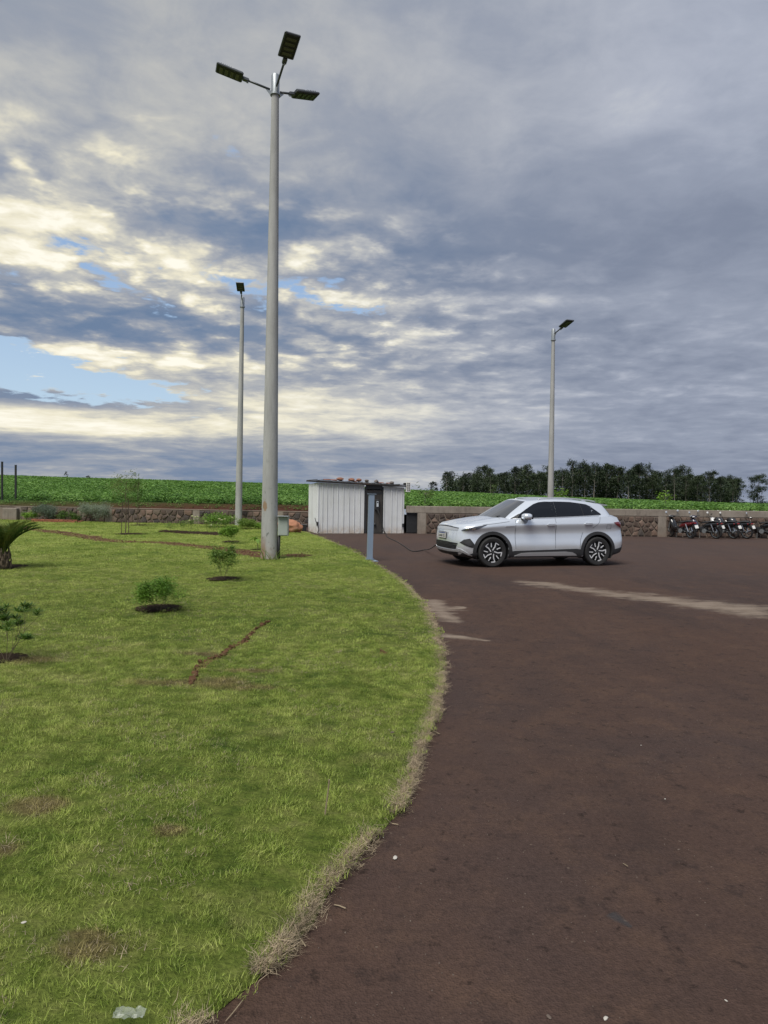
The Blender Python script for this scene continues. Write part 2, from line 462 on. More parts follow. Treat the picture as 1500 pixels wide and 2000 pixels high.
holes = []          # round mulch holes (x, y, r): filled in below, grass keeps out
hole_px = [((310, 1198), .30), ((436, 1137), .30), ((254, 1047), .55), ((270, 1028.5), .50), ((6, 1297), .20),
           ((8, 1115), .42), ((504, 1078.5), .22), ((450, 1061), .28)]
for (a, r) in hole_px: q = G(*a); holes.append((q.x, q.y, r))
bed_a, bed_b = G(316, 1041), G(436, 1047)       # rose bed
def lawn_colour(g, p):
    n1 = g.noise(p, scale=.55, detail=4, rough=.6); n2 = g.noise(p, scale=2.6, detail=4, rough=.65); n3 = g.noise(p, scale=16, detail=3, rough=.6)
    n4 = g.noise(g.vm('MULTIPLY', p, (1.0, 1.6, 1.0)), scale=6.0, detail=4, rough=.6)
    f = n1*.40 + n2*.40 + n3*.26 + n4*.50 - .265
    c = g.ramp(f, [(.32, (.085, .150, .024)), (.45, (.178, .248, .042)), (.56, (.268, .330, .072)), (.70, (.350, .370, .125)), (.82, (.35, .32, .16))])
    k = None
    for (q, a, bb) in dead:
        r = g.vm('SUBTRACT', p, tuple((q.x, q.y, 0))); x, y, z = g.sep(r)
        x = x/a; y = y/bb
        e = g.m('EXPONENT', (x*x + y*y)*-1.0)
        k = e if k is None else k.max(e)
    k = g.ss(k + (n2-.5)*.9, .38, .95)
    c = g.mix(k*.75, c, (.24, .175, .090))
    dry = g.ss(g.noise(g.vm('ADD', p, (5., 9., 0.)), scale=1.1, detail=6, rough=.7), .56, .74)
    c = g.mix(dry*.5, c, (.29, .26, .13))
    return c
m, g, b = newmat('lawn'); p = wpos(g)
c = g.vm('SCALE', lawn_colour(g, p), scale=.25 + .9*g.noise(p, scale=55, detail=3))
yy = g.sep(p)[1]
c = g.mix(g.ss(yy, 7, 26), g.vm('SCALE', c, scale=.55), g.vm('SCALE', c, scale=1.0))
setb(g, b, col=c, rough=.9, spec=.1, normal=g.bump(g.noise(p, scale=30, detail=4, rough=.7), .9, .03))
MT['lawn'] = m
def grassmat(name, mul, dry=False):
    m, g, b = newmat(name); p = wpos(g); r = orand(g)
    n = g.noise(p, scale=90, detail=2)
    c = (.40, .33, .23) if dry else lawn_colour(g, p)
    c = g.vm('SCALE', c, scale=(.12 + n*1.95 + (r-.5)*1.05)*mul)
    c = g.mix(g.m('GREATER_THAN', n + (r-.5)*.2, .60)*(.5 if not dry else .3), c, (.34, .31, .17) if not dry else (.46, .38, .27))
    setb(g, b, col=c, rough=.6, spec=.2)
    t = g.node('ShaderNodeBsdfTranslucent'); g.put(t.inputs[0], c)
    mx = g.node('ShaderNodeMixShader'); mx.inputs[0].default_value = .35
    nt = m.node_tree; nt.links.new(b.outputs[0], mx.inputs[1]); nt.links.new(t.outputs[0], mx.inputs[2])
    out = [x for x in nt.nodes if x.type == 'OUTPUT_MATERIAL'][0]; nt.links.new(mx.outputs[0], out.inputs[0])
    return m
MT['grass'] = grassmat('grass_blades', 1.15); MT['straw'] = grassmat('dry_grass_blades', .95, True)

ys = np.concatenate([np.arange(-12, 12, .25), np.arange(12, 37.2, .5)])
us = np.concatenate([[0, .03, .06, .12, .25, .5], np.arange(.8, 14, .35), [15, 18, 22, 28, 36, 48, 60]])
V = []; 
for y in ys:
    e = lawn_edge(y) + .05*mnoise.noise(Vector((0, y*2.2, 0))) + .03*mnoise.noise(Vector((0, y*7, 3)))
    for k, u in enumerate(us): V.append((e-u, y, .004 if k == 0 else lawn_z(e-u, y)))
nx = len(us)
F = [(j*nx+i+1, j*nx+i, (j+1)*nx+i, (j+1)*nx+i+1) for j in range(len(ys)-1) for i in range(nx-1)]
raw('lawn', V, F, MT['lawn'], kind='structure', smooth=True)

def blade_clump(name, n, rad, h0, h1, w, lean, mat, flat=0.0, seg=2, seed=0, curl=0.0):
    rng = np.random.default_rng(seed); V = []; F = []
    for i in range(n):
        a = rng.uniform(0, 2*math.pi); r = rad*math.sqrt(rng.uniform(0, 1)); bx, by = r*math.cos(a), r*math.sin(a)
        h = rng.uniform(h0, h1); d = rng.uniform(0, 2*math.pi); ln = h*rng.uniform(.1, lean); ww = w*rng.uniform(.6, 1.2)/2
        sx, sy = -math.sin(d)*ww, math.cos(d)*ww; b0 = len(V); hh = h*(1-flat*rng.uniform(.4, 1))
        for k in range(seg):
            t = k/seg; q = 1-.45*t
            if curl and k: d += rng.normal(0, curl)
            ox, oy = bx+math.cos(d)*ln*t*t, by+math.sin(d)*ln*t*t
            V += [(ox-sx*q, oy-sy*q, hh*t - .004), (ox+sx*q, oy+sy*q, hh*t - .004)]
        V.append((bx+math.cos(d)*ln, by+math.sin(d)*ln, hh*(1-.25*lean*.3)))
        for k in range(seg-1):
            q = b0+2*k; F.append((q, q+1, q+3)); F.append((q, q+3, q+2))
        q = b0+2*(seg-1); F.append((q, q+1, q+2))
    o = raw(name, V, F, mat); COL.objects.unlink(o); return o
def scatter(name, P, protos, smin, smax, tilt, label=None, cat=None, seed=0):
    """one object: prototypes instanced on the points P by geometry nodes"""
    me = bpy.data.meshes.new(name); me.vertices.add(len(P)); me.vertices.foreach_set('co', np.asarray(P, np.float32).ravel())
    o = bpy.data.objects.new(name, me); COL.objects.link(o); o['kind'] = 'stuff'
    if label: tag(o, label, cat)
    c = bpy.data.collections.new(name + '_prototypes')
    for q in protos: c.objects.link(q)
    nt = bpy.data.node_groups.new(name, 'GeometryNodeTree')
    nt.interface.new_socket('Geometry', in_out='INPUT', socket_type='NodeSocketGeometry')
    nt.interface.new_socket('Geometry', in_out='OUTPUT', socket_type='NodeSocketGeometry')
    nd = nt.nodes; gi = nd.new('NodeGroupInput'); go = nd.new('NodeGroupOutput')
    ci = nd.new('GeometryNodeCollectionInfo'); ci.inputs['Collection'].default_value = c
    ci.inputs['Separate Children'].default_value = True; ci.inputs['Reset Children'].default_value = True
    ip = nd.new('GeometryNodeInstanceOnPoints'); ip.inputs['Pick Instance'].default_value = True
    rr = nd.new('FunctionNodeRandomValue'); rr.data_type = 'FLOAT_VECTOR'
    rr.inputs[0].default_value = (-tilt, -tilt, 0); rr.inputs[1].default_value = (tilt, tilt, 6.283); rr.inputs['Seed'].default_value = seed
    rs = nd.new('FunctionNodeRandomValue'); rs.data_type = 'FLOAT'
    rs.inputs[2].default_value = smin; rs.inputs[3].default_value = smax; rs.inputs['Seed'].default_value = seed+5
    L = nt.links
    L.new(gi.outputs[0], ip.inputs['Points']); L.new(ci.outputs[0], ip.inputs['Instance'])
    L.new(rr.outputs[0], ip.inputs['Rotation']); L.new(rs.outputs[1], ip.inputs['Scale']); L.new(ip.outputs[0], go.inputs[0])
    md = o.modifiers.new('scatter', 'NODES'); md.node_group = nt
    return o
def lawn_points(y0, y1, dens, rng, margin=1.0):
    P = []
    xmax = .74*y1 + margin + 4
    area = (y1-y0)*(xmax+1.5); n = int(area*dens)
    ysr = rng.uniform(y0, y1, n); xr = rng.uniform(-xmax, 1.2, n)
    for x, y in zip(xr, ysr):
        d = lawn_edge(y) - x
        if d < .0 or x < -.74*y - margin: continue
        if any((x-hx)**2+((y-hy))**2 < (hr*(.80+.12*math.sin(x*31)*math.cos(y*27)))**2 for hx, hy, hr in holes): continue
        t = bare_d(x, y)
        if t < .0 and rng.uniform() > .50: continue
        if t < .12 and rng.uniform() > .75: continue
        P.append((x, y, lawn_z(x, y)))
    return P
rng = np.random.default_rng(3)
near = [blade_clump('grass_tuft', 70, .060, .008, .027, .0024, 1.7, MT['grass'], seed=i) for i in range(5)]
midc = [blade_clump('grass_tuft', 50, .10, .010, .028, .0045, 1.5, MT['grass'], seed=20+i) for i in range(4)]
farc = [blade_clump('grass_tuft', 34, .20, .015, .036, .011, 1.1, MT['grass'], seed=40+i) for i in range(4)]
scatter('grass', lawn_points(1.2, 7, 270, rng), near, .6, 1.2, .35)
scatter('grass', lawn_points(7, 15, 110, rng), midc, .6, 1.2, .3, seed=2)
scatter('grass', lawn_points(15, 35.5, 26, rng), farc, .7, 1.2, .15, seed=3)
# straw fringe along the cut edge of the turf
dryc = [blade_clump('straw_tuft', 40, .028, .010, .042, .0018, 2.0, MT['straw'], flat=.85, seed=60+i, seg=4, curl=.8) for i in range(6)]
P = []
for y in np.concatenate([rng.uniform(1.0, 6, 1500), rng.uniform(6, 14, 1300), rng.uniform(14, 28.5, 700)]):
    w = .018 + .030*max(0, mnoise.noise(Vector((0, y*1.7, 7)))) + (.03 if y > 6 else 0)
    if mnoise.noise(Vector((3, y*2.6, 1))) < -.38: continue
    x = lawn_edge(y) + rng.normal(-.02, w*.75) + .04*mnoise.noise(Vector((0, y*3.1, 0)))
    P.append((x, y, .004 if x > lawn_edge(y) else .03))
scatter('dry_grass', P, dryc, .7, 1.35, .35, seed=8)
P = []
for i in range(5200):
    y = rng.uniform(1.3, 13); x = rng.uniform(-.62*y-1, lawn_edge(y)-.05)
    if mnoise.noise(Vector((x*1.2+5, y*1.2+9, 0))) > .12 or min(((x-q.x)/a)**2+((y-q.y)/bb)**2 for q, a, bb in dead) < 1.3: P.append((x, y, lawn_z(x, y)+.008))
scatter('dry_grass', P, [blade_clump('straw_tuft', 12, .05, .012, .035, .0022, 1.9, MT['straw'], flat=.75, seed=80+i) for i in range(3)], .7, 1.2, .3, seed=11)

# ------------------------------------------------------------------ soil showing through the turf, with clods
def soil_strip(pts, w, seed):
    rng = np.random.default_rng(seed); P = [np.array((q.x, q.y)) for q in pts]
    C = crom(P, max(8, len(P)*7)); V = []; F = []
    for i, c_ in enumerate(C):
        t = C[min(i+1, len(C)-1)]-C[max(i-1, 0)]; t = t/np.linalg.norm(t); q = np.array((-t[1], t[0]))
        ww = w*(1 if 0 < i < len(C)-1 else .2)
        for k, s in enumerate((-1.15, -.7, -.25, .25, .7, 1.15)):
            o_ = c_ + q*s*ww*(1+.35*rng.normal(0, .5))
            V.append((o_[0], o_[1], lawn_z(o_[0], o_[1]) + (-.004 if k in (0, 5) else .002 + w*.04*rng.uniform(0, 1))))
    for i in range(len(C)-1):
        for k in range(5): F.append((i*6+k, i*6+k+1, (i+1)*6+k+1, (i+1)*6+k))
    raw('soil_strip', V, F, MT['lawn_soil'], kind='structure')
MT['lawn_soil'] = simple('turned_soil', (.10, .056, .032), .95, var=.6, scale=9, bump=1.0, spec=.08, world=True, dirt=((.040, .024, .014), .95))
for i, (pts, w) in enumerate(bare): soil_strip(pts, w, i)
def clod(name, seed, mat):
    rng = np.random.default_rng(seed); bm = bmesh.new(); bmesh.ops.create_icosphere(bm, subdivisions=1, radius=1)
    for v in bm.verts: v.co = v.co*rng.uniform(.65, 1.2); v.co.z *= .6
    me = bpy.data.meshes.new(name); bm.to_mesh(me); bm.free(); me.materials.append(mat)
    return bpy.data.objects.new(name, me)
P = []
for pts, w in bare:
    for a, c2 in zip(pts[:-1], pts[1:]):
        L_ = (c2-a).length
        for i in range(int(L_*(22 if w > .2 else 34))):
            t = rng.uniform(); x = a.x+(c2.x-a.x)*t + rng.normal(0, w*.55); y = a.y+(c2.y-a.y)*t + rng.normal(0, w*.55)
            P.append((x, y, lawn_z(x, y)+.008))
scatter('soil_clods', P, [clod('soil_clod', i, MT['lawn_soil']) for i in range(4)], .008, .038, 1.0, seed=13)
for i, (hx, hy, hr) in enumerate(holes):
    V = [(hx, hy, lawn_z(hx, hy)+.018)]; nn = 40
    for ring, (k, dz) in enumerate(((.55, .020), (.92, .008), (1.0, .014))):
        for j in range(nn):
            a = 2*math.pi*j/nn; rr = hr*k*(1+.05*mnoise.noise(Vector((math.cos(a)*2, math.sin(a)*2, i*3.))))
            x, y = hx+rr*math.cos(a), hy+rr*math.sin(a); V.append((x, y, lawn_z(x, y)+dz))
    mb = MB(); mb.v = V
    for j in range(nn): mb.f.append((0, 1+j, 1+(j+1) % nn)); mb.mi.append(0)
    for r_ in range(2):
        for j in range(nn):
            l = (j+1) % nn; mb.f.append((1+r_*nn+j, 1+(r_+1)*nn+j, 1+(r_+1)*nn+l, 1+r_*nn+l)); mb.mi.append(0)
    mb.build('mulch_bed', MT['mulch'], kind='structure')

# ------------------------------------------------------------------ bean field on the rise behind the wall
def crest_z(t):
    px = 750 + 1333*t
    pa = np.interp(px, [-900, 0, 600, 840, 1100, 1500, 2400], [44, 28.6, 20, 10.8, 3.0, -5.5, -14])
    return 1.6 + pa*.12 - .42
_wa, _wb = G(-500, 1006), G(604, 1030)
wallL = (_wb + (_wa-_wb)*2.2, _wb); _wa, _wb = G(793, 1042), G(1720, 1054)
wallR = (_wa, _wa + (_wb-_wa)*2.2)
def wall_y(x):
    if x <= wallL[1].x: return float(np.interp(x, [wallL[0].x, wallL[1].x], [wallL[0].y, wallL[1].y]))
    return float(np.interp(x, [wallL[1].x+.5, wallR[0].x, wallR[1].x], [wallL[1].y, wallR[0].y, wallR[1].y]))
def front_z(x): return float(np.interp(x, [-3.4, .5], [1.02, 1.00]))
def field_z(x, y):
    zc = crest_z(x/max(y, 30)); y0 = wall_y(x)+1.6; z0 = front_z(x)
    if y <= 160:
        s = max(0, (y-y0)/(160-y0)); return z0 + (zc-z0)*s + .12*mnoise.noise(Vector((x*.05, y*.05, 0)))*min(1, s*5)
    d = y-160
    return max(zc - d*.022, -4.0) + .1*mnoise.noise(Vector((x*.05, y*.05, 0)))
vr = np.concatenate([[0.30, .5, .9, 1.3, 1.7, 2.5], np.linspace(4, 126, 42)])
V = []; tx = np.linspace(-1.6, 1.6, 81)
rows = list(vr) + [140, 165, 200, 260, 400, 800, 1600, 3200]
for r_ in rows:
    for t in tx:
        x = t*(31+r_) ; y = wall_y(x)+r_
        top = .74 if x < -2.5 else 1.02
        if r_ < 1.6: z = top + (front_z(x)-top)*min(1, max(0, r_-.5)/1.0) + (.05*mnoise.noise(Vector((x*1.5, r_*2, 0))) if r_ > .4 else 0)
        else: z = field_z(x, y)
        V.append((x, y, z))
nx = len(tx)
F = [(j*nx+i, j*nx+i+1, (j+1)*nx+i+1, (j+1)*nx+i) for j in range(len(rows)-1) for i in range(nx-1)]
m, g, b = newmat('field_ground'); p = wpos(g)
soil = g.mix(g.noise(p, scale=2.2, detail=5), (.075, .030, .018), (.040, .020, .014))
gr = g.mix(g.noise(p, scale=.6, detail=5), (.020, .050, .010), (.035, .085, .016))
c = g.mix(g.ss(g.sep(p)[1] + g.noise(p, scale=1.5)*1.2, 34.5, 38), soil, gr)
setb(g, b, col=c, rough=.95, spec=.1, normal=g.bump(g.noise(p, scale=8, detail=4), 1.0, .05))
raw('field', V, F, m, kind='structure', smooth=True)

MT['bean_leaf'] = leafmat('bean_leaf', [(.035, .090, .012), (.075, .175, .026), (.125, .25, .045), (.19, .33, .08)], scale=.35, transl=.3, objvar=.35)
def bean_plant(seed, n, r, h, s):
    rng = np.random.default_rng(seed); V = []; F = []
    for i in range(n):
        a = rng.uniform(0, 6.283); q = math.sqrt(rng.uniform(0, 1))*r; z = h*rng.uniform(.15, 1)*(1-.35*(q/r)**2)
        x, y = q*math.cos(a), q*math.sin(a); d = a + rng.normal(0, .8); up = rng.uniform(-.5, .45)
        f = np.array((math.cos(d)*math.cos(up), math.sin(d)*math.cos(up), math.sin(up))); w = np.array((-math.sin(d), math.cos(d), rng.normal(0, .25)))
        L_ = s*rng.uniform(.7, 1.25); c_ = np.array((x, y, z)); b0 = len(V)
        V += [tuple(c_), tuple(c_+f*L_*.5+w*L_*.36), tuple(c_+f*L_-np.array((0, 0, L_*.15))), tuple(c_+f*L_*.5-w*L_*.36)]
        F.append((b0, b0+1, b0+2, b0+3))
    o = raw('bean_plant', V, F, MT['bean_leaf']); COL.objects.unlink(o); return o
P = []
def crop_points(r0, r1, dens, half):
    n = int((r1-r0)*2*half(r1)*dens*.75)
    rr = rng.uniform(r0, r1, n); tt = rng.uniform(-.80, .80, n)
    for r_, t in zip(rr, tt):
        x = t*(31+r_); y = wall_y(x)+r_
        if rng.uniform() > (31+r_)/(31+r1): continue
        # planted in rows that run up and along the slope
        k = round((y + x*.12)/.5)*.5 - x*.12; y = k + rng.normal(0, .07)
        P.append((x, y, field_z(x, y) - .02))
crop_points(1.9, 30, 5.5, lambda r: .80*(31+r))
scatter('bean_crop', P, [bean_plant(i, 46, .34, .42, .13) for i in range(5)], .75, 1.15, .12, seed=21)
P = []
crop_points(30, 131, 2.2, lambda r: .80*(31+r))
scatter('bean_crop', P, [bean_plant(10+i, 34, .62, .42, .30) for i in range(4)], .8, 1.2, .1, seed=22)
P = []
for i in range(1500):
    x = rng.uniform(-40, 40); r_ = rng.uniform(.6, 1.7)
    if x > -2 and r_ > .9: continue
    P.append((x, wall_y(x)+r_, (.80 if x < -2.5 else 1.02) + (r_-.6)*.2*(x < -2.5)))
scatter('verge_weeds', P, [bean_plant(30+i, 10, .10, .14, .06) for i in range(3)], .5, 1.2, .2, seed=23)

# ------------------------------------------------------------------ retaining walls of rough stone
m, g, b = newmat('wall_stone'); r = orand(g); p = coords(g)
c = g.ramp(r, [(0, (.045, .036, .032)), (.2, (.085, .060, .048)), (.4, (.060, .052, .048)), (.58, (.125, .085, .066)), (.75, (.040, .036, .036)), (.9, (.15, .105, .085)), (1, (.10, .082, .066))])
n = g.noise(g.vm('ADD', p, g.vm('SCALE', (13., 7., 5.), scale=r)), scale=9, detail=6, rough=.7)
c = g.mix(g.ss(n, .55, .75)*.55, c, (.16, .135, .11)); c = g.vm('SCALE', c, scale=.95+n*.7)
setb(g, b, col=c, rough=.9, spec=.2, normal=g.bump(n, .7, .02)); MT['stone'] = m
MT['mortar'] = simple('mortar', (.19, .155, .125), .95, var=.35, scale=5, bump=.6, dirt=((.08, .06, .045), .6))
m, g, b = newmat('weathered_concrete'); p = wpos(g)
n = g.noise(p, scale=1.2, detail=6, rough=.65); n2 = g.noise(g.vm('MULTIPLY', p, (5., 5., .5)), scale=1.6, detail=5, rough=.7)
c = g.ramp(n, [(.3, (.17, .145, .122)), (.6, (.27, .238, .205))])
c = g.mix(g.ss(n2, .52, .72)*.6, c, (.10, .085, .073))
z = g.sep(p)[2]; c = g.mix((1.0-g.ss(z, .0, .35))*.5*g.ss(n, .35, .6), c, (.13, .075, .05))
c = g.vm('SCALE', c, scale=.8+.4*g.noise(p, scale=40, detail=3))
setb(g, b, col=c, rough=.9, spec=.2, normal=g.bump(g.noise(p, scale=25, detail=4), .5, .01)); MT['concrete'] = m

def vcell(i, pts, w, h):
    """Voronoi cell of point i clipped to a w x h panel"""
    poly = [(0, 0), (w, 0), (w, h), (0, h)]; px, py = pts[i]
    for j, (qx, qy) in enumerate(pts):
        if j == i or abs(qx-px) > .9 or abs(qy-py) > .9: continue
        mx, my = (px+qx)/2, (py+qy)/2; nx_, ny_ = qx-px, qy-py; out = []
        for k in range(len(poly)):
            a = poly[k]; c_ = poly[(k+1) % len(poly)]
            da = (a[0]-mx)*nx_+(a[1]-my)*ny_; dc = (c_[0]-mx)*nx_+(c_[1]-my)*ny_
            if da <= 0: out.append(a)
            if da*dc < 0: t = da/(da-dc); out.append((a[0]+(c_[0]-a[0])*t, a[1]+(c_[1]-a[1])*t))
        poly = out
        if len(poly) < 3: return None
    return poly
def stone_panel(root, x0, x1, z0, z1, cw, ch, rng, depth=.05):
    """rough stones set in mortar, face at local y = 0 looking to -y, local x along the wall"""
    w, h = x1-x0, z1-z0; nx_, nz_ = max(1, round(w/cw)), max(1, round(h/ch)); pts = []
    for j in range(nz_):
        for i in range(nx_):
            pts.append(((i+.5+(.25 if j % 2 else -.25)+rng.uniform(-.33, .33))*w/nx_, (j+.5+rng.uniform(-.34, .34))*h/nz_))
    for i in range(len(pts)):
        poly = vcell(i, pts, w, h)
        if not poly: continue
        cx = sum(q[0] for q in poly)/len(poly); cz = sum(q[1] for q in poly)/len(poly)
        rings = []; n_ = len(poly); gap = rng.uniform(.014, .026); d = depth*rng.uniform(.6, 1.3)
        for k, y in ((gap, .01), (gap*1.6, -d*.75), (gap*3.4, -d)):
            ring = []
            for q in poly:
                L_ = math.hypot(q[0]-cx, q[1]-cz); s_ = max(.15, (L_-k*1.3)/L_)
                ring.append((x0+cx+(q[0]-cx)*s_, y + rng.uniform(-.006, .006)*(y < 0), z0+cz+(q[1]-cz)*s_))
            rings += ring
        rings.append((x0+cx, -d*1.15, z0+cz)); F = []
        for r_ in range(2):
            for k in range(n_): l = (k+1) % n_; F.append((r_*n_+k, r_*n_+l, (r_+1)*n_+l, (r_+1)*n_+k))
        for k in range(n_): F.append((2*n_+k, 2*n_+(k+1) % n_, 3*n_))
        mb = MB(); mb.add(rings, F); mb.build('stone', MT['stone'], root, smooth=False)
def wall_root(name, a, b_, label):
    d = (b_-a); rz = math.atan2(d.y, d.x)
    return empty(name, (a.x, a.y, 0), rz, label, 'wall'), d.length
rng = np.random.default_rng(5)
# right-hand wall: stone panels framed by concrete columns under a deep coping beam
wr, Lr = wall_root('retaining_wall', wallR[0], wallR[1], 'low stone wall with concrete columns and deep concrete coping behind the car and motorcycles')
def along(px):   # distance along the right wall of a photo column
    d = wallR[1]-wallR[0]; q = ray(px, 1040); k = q.x/q.y
    return (wallR[0].x - k*wallR[0].y)/(k*d.y/d.length - d.x/d.length)
cols = [along(823.5), along(1058), along(1293), along(1508), along(1720), along(1930), along(2140), along(2400), along(2700), along(3000)]
cols = [c_ for c_ in cols if c_ < Lr-.3]
H1, HB = 1.17, .88
MB().box((Lr/2, .17, (H1+HB)/2), (Lr, .34, H1-HB), bev=.012).build('coping', MT['concrete'], wr)
prev = along(821)+.18
for i, cx in enumerate(cols):
    MB().box((cx, .165, HB/2-.05), (.36, .322, HB+.098), bev=.01).build('column', MT['concrete'], wr)
edges = [(cols[i]+.18, cols[i+1]-.18) for i in range(len(cols)-1)]
for a, b_ in edges:
    MB().box(((a+b_)/2, .118, HB/2-.05), (b_-a, .20, HB+.098)).build('mortar', MT['mortar'], wr)
    mats_ = stone_panel(wr, a+.01, b_-.01, .02, HB-.015, .27, .195, rng, .035) if a < along(1500) else None
# dark steel grille closing the opening next to the shed
a0, a1 = .02, cols[0]-.18
mb = MB(); mb.box(((a0+a1)/2, .14, HB-.03), (a1-a0, .03, .05)).box(((a0+a1)/2, .14, .06), (a1-a0, .03, .05)).box(((a0+a1)/2, .14, .45), (a1-a0, .02, .03))
gr_ = mb.build('grille_frame', MT['dark_metal'], wr)
for i in range(12):
    MB().box((a0+(a1-a0)*(i+.5)/12, .12, .46), (.022, .02, .80)).build('bar', MT['dark_metal'], gr_)
MB().box(((a0+a1)/2, .30, .43), (a1-a0-.01, .02, .86)).build('drain_back', MT['black_plastic'], wr)
# left-hand wall: plain stone with a thin mortar cap
wl, Ll = wall_root('retaining_wall', wallL[0], wallL[1], 'low dark stone wall with thin mortar cap along the back of the lawn')
def alongL(px):
    d = wallL[1]-wallL[0]; q = ray(px, 1010); k = q.x/q.y
    return (wallL[0].x - k*wallL[0].y)/(k*d.y/d.length - d.x/d.length)
HL = .76
MB().box((Ll/2, .16, HL-.0175), (Ll, .33, .035), bev=.006).build('mortar_cap', MT['mortar'], wl)
cl = [alongL(-160), alongL(36), alongL(212), alongL(383), alongL(546)]
for cx in cl: MB().box((cx, .155, (HL-.037)/2-.05), (.34, .315, HL+.06), bev=.01).build('column', MT['concrete'], wl)
ed = [(cl[i]+.17, cl[i+1]-.17) for i in range(4)] + [(cl[4]+.17, Ll)]
for a, b_ in ed:
    MB().box(((a+b_)/2, .118, (HL-.037)/2-.05), (b_-a, .20, HL+.06)).build('mortar', MT['mortar'], wl)
    if b_ > alongL(60): stone_panel(wl, max(a, alongL(30))+.01, b_-.01, .02, HL-.05, .33, .26, rng, .04)
q = A(22, 1001, 34.6)
cb = MB().box((0, 0, .32), (.72, .35, .64), bev=.02).build('concrete_block', MT['concrete']); cb.location = (q.x, q.y, .02)
tag(cb, 'pale concrete block in front of the wall, under the two black posts', 'concrete block')

# ------------------------------------------------------------------ shed of white ribbed panels
m, g, b = newmat('white_sheet'); p = coords(g); w = wpos(g)
n = g.noise(p, scale=2.0, detail=5, rough=.6); z = g.sep(w)[2]
c = g.mix(g.ss(n, .35, .7)*.35, (.64, .66, .68), (.52, .53, .52))
c = g.vm('SCALE', c, scale=1.0+(orand(g)-.5)*.10)
dirt = (1.0-g.ss(z, .0, .42))*g.ss(g.noise(p, scale=6, detail=6, rough=.7), .25, .65)
c = g.mix(dirt*.75, c, (.40, .31, .22))
st = g.ss(g.noise(g.vm('MULTIPLY', p, (9., 9., .7)), scale=1.3, detail=5), .60, .75)
c = g.mix(st*.3, c, (.40, .36, .30))
setb(g, b, col=c, rough=.42, spec=.4); MT['white_sheet'] = m
MT['shed_door'] = simple('shed_door', (.060, .054, .050), .6, .1, var=.25, scale=3, dirt=((.10, .08, .065), .5))
SA = R(17); s0 = G(619, 1042)
shed = empty('shed', (s0.x, s0.y, 0), SA, 'small white ribbed metal shed with dark door, roof weighed down by stones and tiles', 'shed')
def shed_x(px):      # local x on the shed front of a photo column
    q = ray(px, 1000); k = q.x/q.y; ca, sa = math.cos(SA), math.sin(SA)
    return (k*s0.y - s0.x)/(ca - k*sa)
W = shed_x(789.5); DP = 1.9
def top(x): return 2.08 - .085*x/W*1.6
def panel(x0, x1, ya, along_y=False, name='wall_panel', mat='white_sheet', base=.0):
    """one sheet with a raised rib on its left edge"""
    prof = [(0, 0), (.0, -.030), (.022, -.038), (.045, -.030), (.055, -.004), (.5*(x1-x0)+.02, -.007), (x1-x0-.006, 0)]
    P = []; 
    for (u, v) in prof:
        for k in (0, 1): P.append((x0+u, v, base + .01*random.random() if k == 0 else top(x0+u)))
    F = [(2*i, 2*i+2, 2*i+3, 2*i+1) for i in range(len(prof)-1)]
    n0 = len(P); P += [(x0, .03, base), (x0, .03, top(x0)), (x1-.006, .03, base), (x1-.006, .03, top(x1))]
    F += [(n0, 0, 1, n0+1), (2*len(prof)-2, n0+2, n0+3, 2*len(prof)-1), (n0+1, n0+3, n0+2, n0)]
    if along_y: P = [(-.0 + y_*1.0, x_, min(z_, top(0)) if z_ > .5 else z_) for x_, y_, z_ in P]
    else: P = [(x_, y_+ya, z_) for x_, y_, z_ in P]
    return MB().add(P, F).build(name, MT[mat], shed)
xs_ = [0.012] + [shed_x(v) for v in (628, 637, 648, 658, 669, 680, 690, 701, 711.5)]
for a, b_ in zip(xs_[:-1], xs_[1:]): panel(a, b_, 0)
xd0, xd1 = shed_x(713), shed_x(748)
xs_ = [xd1+.01] + [shed_x(v) for v in (763, 773, 783)] + [W]
for a, b_ in zip(xs_[:-1], xs_[1:]): panel(a, b_, 0)
for i in range(6): panel(.03 + i*DP/6, .03 + (i+1)*DP/6, 0, True, 'side_panel')
MB().box((W-.012, DP/2+.03, .97), (.02, DP-.06, 1.93)).build('side_panel', MT['white_sheet'], shed)
MB().box((W/2, DP, .96), (W-.05, .02, 1.9)).build('back_panel', MT['white_sheet'], shed)
for a in (xd0, xd1-.035): MB().box((a+.02, .02, .985), (.045, .07, 1.96)).build('door_frame', MT['dark_metal'], shed)
MB().box(((xd0+xd1)/2, .035, 1.95), (xd1-xd0-.06, .06, .20)).build('door_frame', MT['dark_metal'], shed)
dr = MB().box(((xd0+xd1)/2, .055, .92), (xd1-xd0-.06, .03, 1.78)).build('door', MT['shed_door'], shed)
for i in range(6): MB().box((xd0+.09+i*(xd1-xd0-.13)/5, .034, .86), (.018, .012, 1.55)).build('rib', MT['shed_door'], dr)
MB().box(((xd0+xd1)/2, .036, 1.69), (xd1-xd0-.10, .012, .09)).build('transom_rail', MT['dark_metal'], dr)
MB().box(((xd0+xd1)/2-.28, .03, .95), (.03, .04, .12), bev=.005).build('handle', MT['dark_metal'], dr)
rf = MB(); 
P = [(-.10, -.16, top(0)+.03), (W+.06, -.16, top(W)+.025), (W+.06, DP+.1, top(W)+.05), (-.10, DP+.1, top(0)+.065)]
rf.add(P + [(x, y, z+.055) for x, y, z in P], [(3, 2, 1, 0), (4, 5, 6, 7), (0, 1, 5, 4), (1, 2, 6, 5), (2, 3, 7, 6), (3, 0, 4, 7)])
rs = rf.build('roof', simple('roof_sheet', (.030, .028, .030), .7, .2, var=.4, scale=4, dirt=((.10, .05, .03), .5)), shed)
